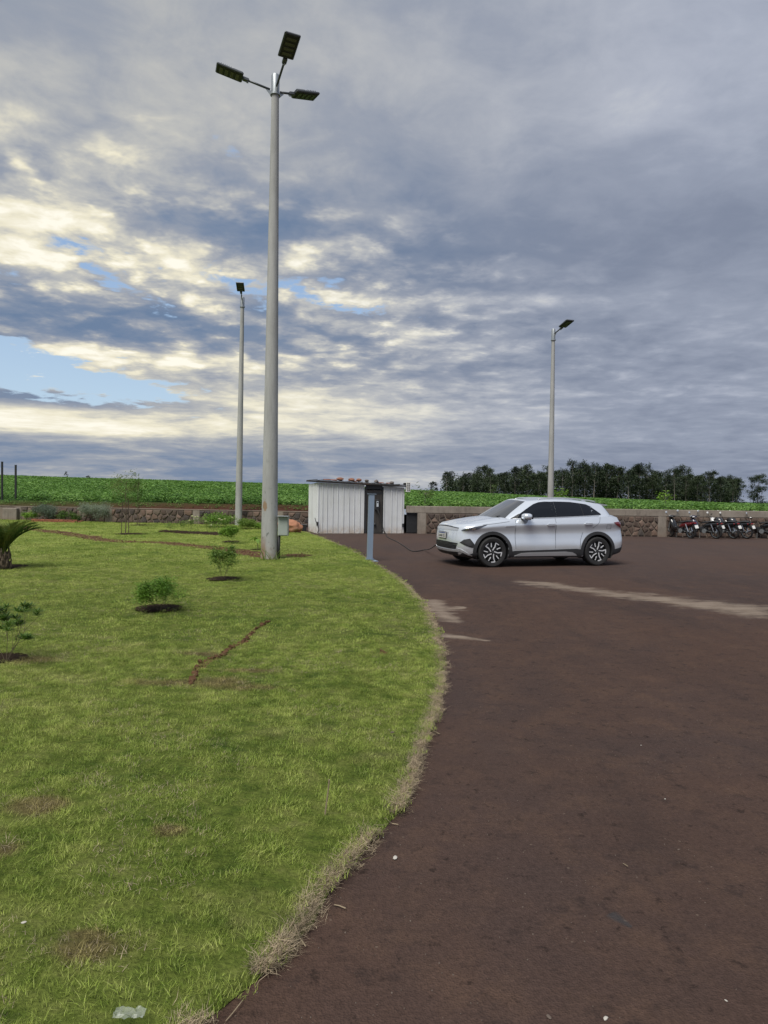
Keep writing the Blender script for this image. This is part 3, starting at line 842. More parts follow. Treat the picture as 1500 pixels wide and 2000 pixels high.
for i in range(15):
    x = -.05+i*(W+.05)/14
    MB().box((x, DP/2-.03, top(x)+.103+.018), (.05, DP+.22, .022), bev=.006).build('roof_rib', MT['dark_metal'], rs)
# vent box with louvre slots fixed on the roof corner
vx = shed_x(796)
vb = MB().box((vx-.035, -.10, 1.965), (.17, .14, .42), bev=.006).build('louvre_box', MT['white_plastic'], shed)
for i in range(5):
    for k in (-1, 1): MB().box((vx-.035+k*.034, -.172, 1.82+i*.073), (.040, .012, .045)).build('slot', MT['black_plastic'], vb)
MB().box((vx-.15, -.05, 2.09), (.12, .12, .10), bev=.01).build('bracket', MT['black_plastic'], shed)
# charging unit on the door
cx_ = shed_x(736)
cu = MB().box((cx_, -.03, 1.20), (.20, .12, .46), bev=.03).build('charging_unit', MT['black_plastic'], shed)
MB().box((cx_, -.094, 1.235), (.085, .010, .24), bev=.01).build('screen', simple('unit_face', (.55, .60, .66), .3, var=.1), cu)
MB().box((cx_, -.097, 1.30), (.055, .012, .05)).build('lens', MT['black_plastic'], cu)
hk = MB().lathe([(.05, .0), (.055, -.05), (.03, -.07)], 12, 'Y', (cx_-.08, .02, .37)).build('plug_holder', MT['black_plastic'], shed)
for sx, sz in ((shed_x(618.5+1.2), .40), (shed_x(787), .34)):
    MB().box((sx, -.05, sz), (.075, .05, .16), bev=.012).build('socket', MT['black_plastic'], shed)
MB().tube([(.10, -.02, .8), (.02, -.10, .66), (-.01, -.16, .40), (.06, -.20, .14), (.10, -.22, .04)][0:0] or
          [(-.04, .25, .62), (-.05, .02, .50), (.02, -.10, .34), (.05, -.12, .16), (.0, -.10, .03)], .014, 8).build('hose', MT['rubber'], shed, smooth=True)
# things lying on the roof
def rock(name, loc, dims, seed, mat, label, cat='stone', sub=3, rz=0, amp=.22, parent=None, group=None):
    bm = bmesh.new(); bmesh.ops.create_icosphere(bm, subdivisions=sub, radius=.5)
    for v in bm.verts:
        n_ = mnoise.noise(v.co*2.2+Vector((seed*3.1, seed*1.7, 0))) + .4*mnoise.noise(v.co*5+Vector((seed, 0, 0)))
        v.co = v.co*(1+amp*n_*2); v.co = Vector((v.co.x*dims[0], v.co.y*dims[1], v.co.z*dims[2]))
    mz = min(v.co.z for v in bm.verts)
    for v in bm.verts: v.co.z -= mz
    me = bpy.data.meshes.new(name); bm.to_mesh(me); bm.free(); me.materials.append(mat); shade(me, R(35))
    o = bpy.data.objects.new(name, me); COL.objects.link(o); o.location = loc; o.rotation_euler = (0, 0, rz)
    if label: tag(o, label, cat, group)
    return o
MT['rock_red'] = simple('red_rock', (.22, .10, .065), .9, var=.4, scale=7, bump=.6, dirt=((.30, .20, .15), .6))
MT['rock_grey'] = simple('grey_rock', (.17, .15, .14), .9, var=.4, scale=7, bump=.6)
MT['tile'] = simple('clay_tile', (.20, .075, .045), .85, var=.35, scale=6, bump=.4, dirt=((.08, .05, .04), .5))
shM = Matrix.Translation((s0.x, s0.y, 0)) @ Matrix.Rotation(SA, 4, 'Z')
items = [(663, 'rock', (.28, .20, .13), 'rock_red', 'wide reddish stone on the shed roof, leftmost of the row'),
         (685, 'rock', (.24, .20, .12), 'rock_red', 'rough red-brown stone on the shed roof above the middle panels'),
         (700, 'rock', (.22, .18, .13), 'rock_red', 'rounded reddish stone on the shed roof just left of the door'),
         (715, 'rock', (.17, .16, .12), 'rock_grey', 'small pinkish grey stone on the shed roof above the door\'s left jamb'),
         (734, 'rock', (.17, .16, .13), 'rock_grey', 'round grey stone on the shed roof above the charging unit'),
         (764, 'rock', (.20, .16, .11), 'rock_grey', 'brownish grey stone on the shed roof near its right end')]
for i, (px, k, d, mt, lb) in enumerate(items):
    x = shed_x(px); rock('stone', shM @ Vector((x, -.02, top(x)+.118)), d, i+1, MT[mt], lb, group='weights on the shed roof')
for i, (px, dx_, rz_, lb) in enumerate([(650, .30, .2, 'flat broken clay tile on the shed roof left of the stones'), (637, .26, -.15, 'dark flat clay tile near the left end of the shed roof'),
                               (743, .24, .35, 'broken clay tile leaning between stones on the shed roof right of the door'), (757, .16, -.3, 'small clay tile piece on the shed roof near its right end'), (693, .16, .1, 'small clay tile fragment between two red stones on the shed roof')]):
    x = shed_x(px); n_ = 7
    mb = MB(); P = []
    for k in range(n_):
        a = math.pi*(.15+.7*k/(n_-1)); P += [(math.cos(a)*.085, -dx_/2, math.sin(a)*.06), (math.cos(a)*.085, dx_/2, math.sin(a)*.06),
                                             (math.cos(a)*.073, -dx_/2, math.sin(a)*.048), (math.cos(a)*.073, dx_/2, math.sin(a)*.048)]
    F = []
    for k in range(n_-1):
        q = 4*k; F += [(q, q+1, q+5, q+4), (q+2, q+6, q+7, q+3), (q, q+4, q+6, q+2), (q+1, q+3, q+7, q+5)]
    F += [(0, 2, 3, 1), (4*n_-4, 4*n_-3, 4*n_-1, 4*n_-2)]
    o = mb.add(P, F).build('roof_tile', MT['tile']); o.location = shM @ Vector((x, -.02+.03*i % .08, top(x)+.105)); o.rotation_euler = (0, 0, SA+math.pi/2+rz_)
    tag(o, lb, 'tile', 'weights on the shed roof')

# boulder and the dark container left of the shed
q = G(563, 1043)
mb_r = simple('orange_rock', (.36, .165, .095), .85, var=.3, scale=5, bump=.5, dirt=((.45, .30, .20), .7))
rock('boulder', (q.x+.02, q.y+.2, -.03), (.95, .5, .52), 9, mb_r, 'orange-brown boulder on the asphalt corner between the tall pole and the shed', 'boulder', 4, .25, .30)
q2 = G(545, 1034)
rock('boulder', (q2.x, q2.y+.2, 0), (.50, .35, .34), 4, MT['rock_grey'], 'pale grey stone behind the pole box, left of the orange boulder', 'boulder', 3, .2, .16)
q = G(590, 1037.5)
kt = empty('container', (q.x, q.y+.1, 0), .1, 'dark lidded plastic container between the boulder and the shed', 'container')
MB().box((0, 0, .13), (.34, .30, .24), taper=1.08, bev=.02).build('body', MT['black_plastic'], kt)
MB().box((0, 0, .268), (.39, .35, .035), bev=.012).build('lid', MT['dark_metal'], kt)

# ------------------------------------------------------------------ blue-grey steel post beside the lawn
MT['post'] = simple('blue_grey_paint', (.20, .255, .345), .45, var=.08, scale=4, dirt=((.26, .28, .32), .3))
q = G(722.5, 1096)
po = empty('steel_post', (q.x, q.y, 0), R(14), 'blue-grey steel post on a square base plate at the edge of the lawn', 'post')
MB().box((0, 0, .012), (.34, .34, .016), bev=.003).build('base_plate', MT['post'], po)
mb = MB().box((0, 0, .82), (.128, .012, 1.60)).box((-.058, .05, .82), (.012, .088, 1.60)).box((.058, .05, .82), (.012, .088, 1.60)); mb.build('channel', MT['post'], po)
MB().box((.01, .05, 1.628), (.20, .14, .012)).build('cap', MT['post'], po)
for sx in (-1, 1): MB().prism([(sx*.064, .02), (sx*.13, .02), (sx*.064, .10)], .010, Matrix.Translation((0, .02, 0))).build('gusset', MT['post'], po)
po.rotation_euler = (0, R(.9), R(14))
for sx in (-1, 1):
    for sy in (-1, 1): MB().lathe([(.012, .020), (.012, .034)], 6, 'Z', (sx*.135, sy*.135, 0)).build('bolt', MT['galv'], po)

# ------------------------------------------------------------------ light poles
def polemat(name, stains):
    m, g, b = newmat(name); p = coords(g)
    n = g.noise(g.vm('MULTIPLY', p, (3., 3., .5)), scale=1.5, detail=6, rough=.65); n2 = g.noise(p, scale=14, detail=5, rough=.7)
    c = g.ramp(n, [(.3, (.27, .275, .268)), (.55, (.36, .365, .358)), (.75, (.43, .43, .415))])
    z = g.sep(p)[2]; ox, oy = g.sep(p)[0], g.sep(p)[1]
    pit = g.ss(g.noise(g.vm('MULTIPLY', p, (1., 1., .5)), scale=13, detail=5, rough=.65), .60, .66)*(1.0-g.ss(z, .6, 3.2))
    c = g.mix(pit*.8, c, (.12, .13, .12))
    if stains:
        low = (1.0-g.ss(z, .0, .95))*g.ss(g.noise(g.vm('MULTIPLY', p, (1., 1., .35)), scale=4.5, detail=5), .32, .45)*(1.0-g.ss(ox, -.10, -.02))
        c = g.mix(low*.95, c, (.19, .11, .060))
        sp = g.ss(g.m('EXPONENT', ((ox+.09)*(ox+.09)/.004 + (z-1.30)*(z-1.30)/.022)*-1.0) + (n2-.5)*1.6, .45, .6)
        c = g.mix(sp*.85, c, (.24, .155, .085))
        c = g.mix((1.0-g.ss(z, .0, .55))*g.ss(n2, .35, .6)*.6, c, (.28, .20, .14))
    setb(g, b, col=c, rough=.85, spec=.2, normal=g.bump(n2, .25, .01))
    return m
def lamp_head(parent, base, direction, tilt, L=.62, Wd=.36, arm=.62, rise=.25):
    """arm from the collar and a flat LED head at its end; direction = azimuth, tilt = pitch of the head"""
    d = Vector((math.cos(direction), math.sin(direction), 0)); up = Vector((0, 0, 1))
    d2 = (d*math.cos(tilt) + up*math.sin(tilt)).normalized()
    a0 = Vector(base) + d*.07; a1 = a0 + d2*arm
    MB().tube([a0, a0+d2*(arm*.5), a1], .026, 10).build('arm', MT['lamp_grey'], parent, smooth=True)
    side = d.cross(up).normalized(); nrm = side.cross(d2).normalized()
    Rm = Matrix((d2, side, nrm)).transposed()
    hd = MB(); hd.M = Matrix.Translation(a1) @ Rm.to_4x4()
    hd.box((.02, 0, .0), (.14, .10, .07), bev=.01); hd.box((.09+L/2, 0, .012), (L, Wd, .060), bev=.018); hd.box((.09+L*.22, 0, .055), (L*.40, Wd*.75, .035), bev=.012)
    h = hd.build('lamp_head', MT['lamp_grey'], parent)
    for i in range(6):
        f = MB(); f.M = hd.M; f.box((.09+L*.48+i*.045, 0, .056), (.010, Wd*.8, .03)); f.build('cooling_fin', MT['lamp_grey'], h)
    pl = MB(); pl.M = hd.M; pl.box((.09+L/2, 0, -.0205), (L-.05, Wd-.05, .006)); pl.build('bezel', MT['black_plastic'], h)
    for i in range(4):
        e = MB(); e.M = hd.M; e.box((.09+L*(.20+.20*i), 0, -.0265), (L*.115, Wd*.62, .007), bev=.002); e.build('led_module', MT['led'], h)
    k = MB(); k.M = hd.M; k.box((-.03, 0, -.045), (.05, .03, .03)); k.tube([(-.02, -.04, 0), (-.02, .04, 0)], .012, 6); k.build('clamp', MT['galv'], parent)
def light_pole(base, H, r0, r1, lean, label, heads, stains=False, sides=16):
    root = empty('light_pole', tuple(base), 0, label, 'light pole', 'light poles around the lot'); root.rotation_euler = lean
    mb = MB(); prof = []
    for i in range(25): t = i/24; prof.append((r0+(r1-r0)*t, -.1+(H-.25+.1)*t))
    mb.lathe(prof, sides); mb.build('shaft', polemat('pole_concrete' if not stains else 'pole_concrete_stained', stains), root, smooth=True, angle=R(35) if sides > 10 else None)
    MB().lathe([(r1+.012, H-.48), (r1+.012, H-.05), (r1+.0, H-.02), (.02, H)], 20).build('cap_collar', MT['galv'], root, smooth=True, angle=R(40))
    MB().lathe([(r1+.035, H-.50), (r1+.035, H-.455), (r1+.014, H-.45)], 20).build('flange', MT['galv'], root)
    for (az, tilt, z, *am) in heads:
        d = Vector((math.cos(az), math.sin(az), 0)); lamp_head(root, d*(r1-.03)+Vector((0, 0, z)), az, tilt, arm=am[0] if am else .56)
        gs = MB(); gs.prism([(r1+.005, z-.03), (r1+.14, z-.015), (r1+.005, z-.16)], .012, Matrix.Rotation(az, 4, 'Z')); gs.build('gusset', MT['galv'], root)
    mb = MB(); mb.lathe([(.016, -.012), (.016, .004)], 8, 'Y', (.03, -r0*.62-.03, H*.62)); 
    return root
b1 = G(525.5, 1094)
p1 = light_pole(b1, 11.50, .205, .085, (0, R(.1), 0), 'tallest concrete light pole with three lamps, on the lawn in the foreground',
                [(R(199), R(11), 11.12), (R(33), R(12), 11.12, .28), (R(-66), R(17), 11.16, .68)], True)
b2 = G(465.5, 1028)
p2 = light_pole(b2, 10.95, .175, .085, (0, R(.45), 0), 'slim far light pole behind the lawn, left of the tall pole, lamp seen face on', [(R(-84), R(22), 10.75)])
b3 = Vector((A(1075, 1000, 28.9).x, 28.9, 0))
p3 = light_pole(b3, 8.72, .145, .07, (0, R(-.25), 0), 'light pole standing behind the car with one lamp pointing right', [(R(-72), R(13), 8.50, .48)], sides=8)
MB().box((.345, -.07, .83), (.24, .17, .46), bev=.008).build('junction_box', simple('box_paint', (.33, .37, .34), .45, var=.06), p1)
MB().box((.345, -.155, 1.068), (.27, .20, .014), bev=.003).build('box_lid', MT['galv'], p1)
MB().box((.345, -.161, .83), (.20, .008, .42)).build('box_door', simple('box_door', (.30, .34, .315), .45, var=.06), p1)
MB().tube([(.24, -.03, .62), (.232, -.03, .3), (.235, -.03, -.02)], .034, 10).build('conduit', MT['black_plastic'], p1, smooth=True)

# black steel posts standing by the field
for px, yt, yb, lb in ((4, 902, 985, 'black steel post at the far left edge, the taller one'), (30.5, 908.5, 984, 'black steel post, second from the left edge')):
    q = A(px, yb, 37.0); t = A(px, yt, 37.0)
    o = empty('fence_post', (q.x, q.y, q.z-.3), 0, lb, 'post', 'black posts by the field')
    MB().box((0, 0, (t.z-q.z+.3)/2), (.085, .085, t.z-q.z+.3), bev=.006).build('shaft', MT['black_plastic'], o)
    MB().box((0, 0, t.z-q.z+.306), (.095, .095, .014)).build('cap', MT['black_plastic'], o)

# ------------------------------------------------------------------ plants
def leaf_quads(V, F, c, rng, n, spread, size, asp=.45, droop=.2, flat=.35):
    for i in range(n):
        o_ = rng.normal(0, spread, 3)*np.array((1, 1, .75)); p_ = c+o_
        d = rng.uniform(0, 6.283); up = rng.normal(.1, flat); L_ = size*rng.uniform(.65, 1.3)
        f = np.array((math.cos(d)*math.cos(up), math.sin(d)*math.cos(up), math.sin(up)))
        w = np.cross(f, (0, 0, 1)); w /= (np.linalg.norm(w)+1e-6); w = w + np.array((0, 0, rng.normal(0, .5))); w /= np.linalg.norm(w)
        b0 = len(V)
        V += [tuple(p_), tuple(p_+f*L_*.5+w*L_*asp*.5), tuple(p_+f*L_-np.array((0, 0, L_*droop))), tuple(p_+f*L_*.5-w*L_*asp*.5)]
        F.append((b0, b0+1, b0+2, b0+3))
def grow(rng, base, d, L, r, depth, tips, mb, fork=3, spread=.55, up=.25):
    """branching stems; collects the tips"""
    pts = [base]; rs = [r]; p_ = Vector(base); dd = Vector(d).normalized(); n = 3
    for i in range(n):
        dd = (dd + Vector(rng.normal(0, .12, 3)) + Vector((0, 0, up*.15))).normalized(); p_ = p_+dd*(L/n); pts.append(p_.copy()); rs.append(r*(1-.45*(i+1)/n))
    mb.tube(pts, rs, 5, cap=False)
    if depth == 0: tips.append(np.array(p_)); return
    for k in range(fork):
        a = rng.uniform(0, 6.283); v = Vector((math.cos(a), math.sin(a), 0)); nd = (dd + v*spread*rng.uniform(.6, 1.3) + Vector((0, 0, up))).normalized()
        st = pts[-1] if k < 2 else pts[-2]
        grow(rng, Vector(st), nd, L*rng.uniform(.6, .85), r*.55, depth-1, tips, mb, fork, spread, up)
def shrub(name, loc, H, Wd, leaf, label, cat, stems=5, depth=2, fork=3, per=26, lsize=.03, lspread=.05, spread=.6, mat='shrub', seed=1, asp=.45, stemmat='bark', group=None, rad=.006, flat=.35, up=.25):
    rng = np.random.default_rng(seed); root = empty(name, loc, 0, label, cat, group); mb = MB(); tips = []
    for i in range(stems):
        a = 6.283*i/stems+rng.uniform(-.4, .4); grow(rng, Vector((math.cos(a)*.02, math.sin(a)*.02, -.02)), (math.cos(a)*Wd/H*.8, math.sin(a)*Wd/H*.8, 1.0), 1.0, rad/H*1.0, depth, tips, mb, fork, spread, up)
    T = np.array(tips); sz = H/(T[:, 2].max()+1e-6)*.93; sx = (Wd/2)/(np.abs(T[:, :2]).max()+1e-6)*.97
    mb.v = [(x*sx, y*sx, z*sz) for x, y, z in mb.v]; T = T*np.array((sx, sx, sz))
    mb.build('stems', MT[stemmat], root)
    V = []; F = []
    for t in T:
        leaf_quads(V, F, t, rng, per, lspread, lsize, asp, flat=flat)
        leaf_quads(V, F, t*np.array((.8, .8, .85)), rng, per//3, lspread*1.2, lsize, asp, flat=flat)
    raw('foliage', V, F, MT[mat], root)
    return root
MT['shrub'] = leafmat('shrub_leaf', [(.06, .14, .018), (.13, .25, .03), (.21, .36, .05), (.29, .44, .08)], scale=3)
MT['shrub_dark'] = leafmat('shrub_dark_leaf', [(.035, .08, .013), (.08, .155, .022), (.14, .23, .038), (.20, .30, .06)], scale=3)
MT['olive'] = leafmat('olive_leaf', [(.06, .10, .03), (.11, .165, .045), (.18, .235, .07)], scale=3)
MT['silver'] = leafmat('silver_leaf', [(.10, .14, .10), (.19, .24, .17), (.33, .38, .29)], scale=3)
MT['euca'] = leafmat('eucalyptus_leaf', [(.010, .018, .008), (.020, .034, .014), (.034, .054, .022), (.055, .075, .034)], scale=.25, transl=.15)
def at(px, py, z=.03): q = G(px, py, z); return (q.x, q.y, lawn_z(q.x, q.y))
shrub('shrub', at(310, 1198), .43, .66, None, 'dense bright green shrub in a round mulch hole on the open lawn', 'shrub', 9, 2, 3, 46, .036, .045, .85, 'shrub', 6, .35, up=.12)
shrub('shrub', at(436, 1137), .66, .66, None, 'airy shrub with visible stems just left of the tall pole', 'shrub', 7, 2, 3, 22, .042, .045, .6, 'shrub_dark', 5, .5)
shrub('shrub', at(451, 1062), .52, .60, None, 'small compact shrub between the tall pole and the rose bed', 'shrub', 6, 2, 3, 42, .05, .055, .7, 'shrub', 8, .5)
rt = shrub('shrub', at(12, 1297), .55, .62, None, 'shrub with rosettes of pointed leaves at the left edge of the lawn', 'shrub', 6, 1, 3, 4, .05, .02, .8, 'shrub_dark', 13, .3, rad=.007)
# rosettes of pointed leaves for the left-edge shrub
old = [c for c in rt.children if c.name.startswith('foliage')][0]; rng = np.random.default_rng(4)
Vs = np.array([v.co[:] for v in old.data.vertices])[::4]; V = []; F = []
sel = Vs[rng.permutation(len(Vs))[:46]]
for t in sel:
    for k in range(15):
        d = 6.283*k/15*2.4; up = .15+.9*(k/15); L_ = .085*(1-.4*k/15)*rng.uniform(.8, 1.2); f = np.array((math.cos(d)*math.cos(up), math.sin(d)*math.cos(up), math.sin(up))); w = np.array((-math.sin(d), math.cos(d), 0)); b0 = len(V)
        V += [tuple(t), tuple(t+f*L_*.5+w*L_*.14), tuple(t+f*L_), tuple(t+f*L_*.5-w*L_*.14)]; F.append((b0, b0+1, b0+2, b0+3))
bpy.data.objects.remove(old); raw('foliage', V, F, MT['shrub_dark'], rt)
# clipped-looking plants round the rose bed and by the second pole
shrub('shrub', at(424, 1031), .60, 1.45, None, 'broad green bush behind the white roses', 'shrub', 8, 2, 3, 26, .08, .10, .8, 'shrub', 21, .5)
shrub('shrub', at(480, 1034), .42, .75, None, 'low dark green bush at the foot of the slim far pole', 'shrub', 8, 1, 4, 40, .09, .08, .8, 'shrub_dark', 22, .3)
shrub('shrub', at(500, 1034), .26, .55, None, 'low spiky green plant between the two left poles', 'plant', 7, 1, 4, 26, .11, .05, .8, 'shrub', 23, .18)
mb_pts = []
rng = np.random.default_rng(12)
# rose bed: dark strip of soil and rose bushes in white bloom
V = []; F = []; C = [bed_a + (bed_b-bed_a)*(i/24) for i in range(25)]
for i, c_ in enumerate(C):
    for k, s in enumerate((-.42, -.3, 0, .3, .42)):
        V.append((c_.x+rng.normal(0, .02), c_.y+s*(1+.1*rng.normal()), lawn_z(c_.x, c_.y)+(.004 if k in (0, 4) else .05+.03*rng.uniform())))
for i in range(24):
    for k in range(4): F.append((i*5+k, i*5+k+1, (i+1)*5+k+1, (i+1)*5+k))
raw('flower_bed_soil', V, F, MT['mulch'], kind='structure')
MT['petal'] = simple('white_petal', (.62, .64, .40), .6, var=.1)
def rose(px, py, H, Wd, nf, label, seed):
    r_ = shrub('rose_bush', at(px, py), H, Wd, None, label, 'rose bush', 4, 1, 3, 15, .05, .06, .55, 'shrub_dark', seed, .55, group='roses in the dark bed')
    rng = np.random.default_rng(seed)
    for i in range(nf):
        c_ = Vector((rng.uniform(-.8, .8)*Wd/2, -.08, H*rng.uniform(.75, 1.05))); bm = bmesh.new()
        mb = MB()
        for ring, (nn, rr, zz) in enumerate(((6, .050, 0), (5, .036, .018), (3, .02, .03))):
            for k in range(nn):
                a = 6.283*k/nn+ring*.5; x, y = math.cos(a), math.sin(a)
                mb.add([(c_.x, c_.y, c_.z+zz-.02), (c_.x+(x*.8-y*.5)*rr, c_.y+(y*.8+x*.5)*rr, c_.z+zz+.01), (c_.x+x*rr*1.25, c_.y+y*rr*1.25, c_.z+zz+.03), (c_.x+(x*.8+y*.5)*rr, c_.y+(y*.8-x*.5)*rr, c_.z+zz+.01)], [(0, 1, 2, 3)])
        bm.free(); mb.build('flower', MT['petal'], r_)
rose(335, 1041, .38, .35, 0, 'leggy rose bush without blooms at the left end of the dark bed', 31)
rose(357, 1040, .45, .35, 0, 'taller bare-stemmed rose bush, second in the dark bed', 32)
rose(371, 1041, .50, .38, 1, 'rose bush with one cream bloom left of the middle of the bed', 33)
rose(386, 1041, .62, .50, 3, 'rose bush with several cream blooms in the middle of the bed', 34)
rose(405, 1040, .45, .42, 1, 'low rose bush right of the middle of the bed', 35)
rose(418, 1043, .34, .38, 1, 'small rose bush with one white bloom near the bed\'s right end', 36)
rose(436, 1041, .52, .42, 3, 'rose bush with white blooms at the right end of the bed', 37)
rose(453, 1037, .62, .35, 1, 'rose bush with a white bloom against the slim far pole', 38)
# young staked trees
def sapling(px, py, H, Wd, label, seed, mat, stake):
    loc = at(px, py); rng = np.random.default_rng(seed); root = empty('sapling', loc, 0, label, 'young tree', 'young trees on the lawn')
    mb = MB(); mb.tube([(0, 0, -.03), (.02, .01, H*.35), (-.01, 0, H*.7), (.03, 0, H*.95)], [.018, .015, .011, .006], 6); tips = []
    for i in range(11):
        z = H*rng.uniform(.42, .92); a = rng.uniform(0, 6.283); grow(rng, Vector((0, 0, z)), (math.cos(a), math.sin(a), .6), Wd*.26, .006, 1, tips, mb, 3, .7, .1)
    mb.build('trunk', MT['bark'], root); V = []; F = []
    for t in tips: leaf_quads(V, F, t, rng, 26, .11, .085, .3, flat=.5)
    raw('crown', V, F, MT[mat], root)
    for (dx_, h_) in stake: MB().tube([(dx_, -.05, -.03), (dx_*.7, -.03, h_)], .012, 6).build('stake', MT['wood'], root)
sapling(245, 1046, 2.0, 1.15, 'thin young tree held by two stakes, left of the rose bed', 41, 'olive', [(-.13, 1.15), (.14, 1.25)])
sapling(268, 1028, 2.05, .75, 'slim young tree with a tall stake, nearest the back wall', 42, 'shrub_dark', [(.10, 2.15)])
# silver-grey shrubs and low hedge plants behind a brick edging
shrub('shrub', at(186, 1020.3), .98, 1.42, None, 'large round silver-grey shrub against the back wall', 'shrub', 10, 2, 3, 34, .10, .10, .7, 'silver', 51, .2, flat=.9)
shrub('shrub', at(88, 1018.8), .85, 1.15, None, 'silver-green shrub behind the brick edging at left', 'shrub', 9, 2, 3, 30, .09, .09, .7, 'silver', 52, .25, flat=.9)
shrub('shrub', at(134, 1019.5), .50, 1.0, None, 'low dark green shrub between the two silver shrubs', 'shrub', 8, 1, 4, 36, .08, .09, .7, 'shrub_dark', 53, .4)
shrub('shrub', at(60, 1018.5), .42, .7, None, 'low green plant at the left end of the brick edging', 'plant', 7, 1, 4, 30, .08, .08, .7, 'shrub', 54, .4)
MT['brick'] = simple('brick', (.25, .085, .05), .85, var=.25, scale=8, objvar=.25, bump=.4)
ea, eb, ec = G(58, 1021), G(152, 1023), G(164, 1020)
be = empty('brick_edging', (ea.x, ea.y, .03), math.atan2(eb.y-ea.y, eb.x-ea.x), 'low edging of red bricks in front of the silver shrubs', 'edging')
L_ = (eb-ea).length; nb = int(L_/.235)
for row in range(2):
    for i in range(nb):
        MB().box((.12+i*.235+row*.1+random.uniform(-.005, .005), random.uniform(-.008, .008), .045+row*.078), (.222, .11, .068), bev=.006).build('brick', MT['brick'], be)
d = Vector((ec.x-eb.x, ec.y-eb.y)); n_ = int(d.length/.235); av = math.atan2(d.y, d.x)-be.rotation_euler.z
for i in range(max(n_, 3)):
    t = .14+i*.235; MB().box((L_+math.cos(av)*t, math.sin(av)*t, .045), (.222, .11, .068), Matrix.Rotation(av, 3, 'Z'), bev=.006).build('brick', MT['brick'], be)
# palm at the left edge
MT['palm'] = leafmat('palm_leaf', [(.020, .050, .012), (.05, .10, .020), (.11, .16, .035), (.22, .22, .05)], scale=2.5)
pl = empty('palm', at(6, 1115), 0, 'young palm with upright feathery fronds at the left edge of the lawn', 'palm')
MB().lathe([(.10, -.03), (.12, .08), (.10, .20), (.06, .30)], 10).build('trunk', MT['bark'], pl, smooth=True)
rng = np.random.default_rng(60)
for k in range(26):
    a = k*2.4; z = .0+.012*k; rr = .115-.0015*k; MB().tube([(math.cos(a)*rr, math.sin(a)*rr, z), (math.cos(a)*(rr+.035), math.sin(a)*(rr+.035), z+.07), (math.cos(a)*(rr+.03), math.sin(a)*(rr+.03), z+.12+rng.uniform(0, .05))], [.024, .018, .006], 5).build('leaf_base', MT['bark'], pl)
rng = np.random.default_rng(61)
for k in range(24):
    a = 6.283*k/15*1.618*2 + .3; ln = rng.uniform(.85, 1.32); lean = rng.uniform(.18, .58); d = Vector((math.cos(a), math.sin(a), 0)); pts = []
    for i in range(9):
        t = i/8; pts.append(Vector((0, 0, .25)) + d*(ln*lean*t*(.6+.6*t)) + Vector((0, 0, ln*(t-.28*t*t*(1+lean)))))
    mb = MB(); mb.tube(pts, [.014*(1-.8*i/8) for i in range(9)], 5)
    for i in range(34):
        t = .12+.86*i/33; j = min(int(t*8), 7); p_ = pts[j].lerp(pts[j+1], t*8-j); tg = (pts[j+1]-pts[j]).normalized(); sd = tg.cross(Vector((0, 0, 1)))
        if sd.length < .01: sd = Vector((1, 0, 0))
        sd.normalize(); L2 = .26*math.sin(math.pi*min(1, .15+t*.8))+.04
        for s in (-1, 1):
            e_ = p_ + (tg*.75+sd*s*.65+Vector((0, 0, .12))).normalized()*L2 + Vector(rng.normal(0, .012, 3)); w_ = tg.cross(e_-p_).normalized()*.005+tg*.009
            mb.add([tuple(p_-w_), tuple(p_+w_), tuple(e_)], [(0, 1, 2)])
    mb.build('frond', MT['palm'], pl)
# striped strap-leaved plant at the foot of the tall pole, and a small broad-leaved one left of it
MT['strap'] = simple('striped_leaf', (.46, .48, .30), .5, var=.3, scale=14)
sp = empty('strap_leaf_plant', (b1.x+.10, b1.y-.34, lawn_z(b1.x, b1.y)), 0, 'pale striped strap-leaved plant at the foot of the tall pole', 'plant')
for k in range(15):
    a = R(-175+170*k/14)+rng.normal(0, .1); ln = rng.uniform(.34, .56); V = []; F = []; ox = rng.uniform(-.18, .18)
    for i in range(6):
        t = i/5; c_ = Vector((ox+math.cos(a)*ln*.75*t, math.sin(a)*ln*.4*t, ln*(t-.40*t*t)+.0)); w_ = Vector((-math.sin(a), math.cos(a), 0))*(.016*(1-t*.85)); V += [tuple(c_-w_), tuple(c_+w_)]
    for i in range(5): F.append((2*i, 2*i+1, 2*i+3, 2*i+2))
    MB().add(V, F).build('leaf', MT['strap'] if k % 3 else MT['shrub'], sp)
bp = empty('broad_leaf_plant', at(504, 1078), 0, 'small broad-leaved seedling in a mulch hole just left of the tall pole', 'plant')
MB().tube([(0, 0, -.02), (-.01, 0, .18), (-.05, 0, .34)], [.012, .01, .006], 6).build('stem', MT['bark'], bp)
for k, (a, z, ln) in enumerate(((R(170), .33, .24), (R(200), .26, .20), (R(20), .24, .15), (R(120), .34, .2), (R(-70), .30, .18))):
    V = []; F = []
    for i in range(7):
        t = i/6; c_ = Vector((-.03+math.cos(a)*ln*t, math.sin(a)*ln*t, z+.09*t-.20*t*t)); w_ = Vector((-math.sin(a), math.cos(a), .2))*(.055*math.sin(math.pi*(.1+.88*t))); V += [tuple(c_-w_), tuple(c_), tuple(c_+w_)]
    for i in range(6): F += [(3*i, 3*i+1, 3*i+4, 3*i+3), (3*i+1, 3*i+2, 3*i+5, 3*i+4)]
    MB().add(V, F).build('leaf', MT['shrub'], bp, smooth=True)
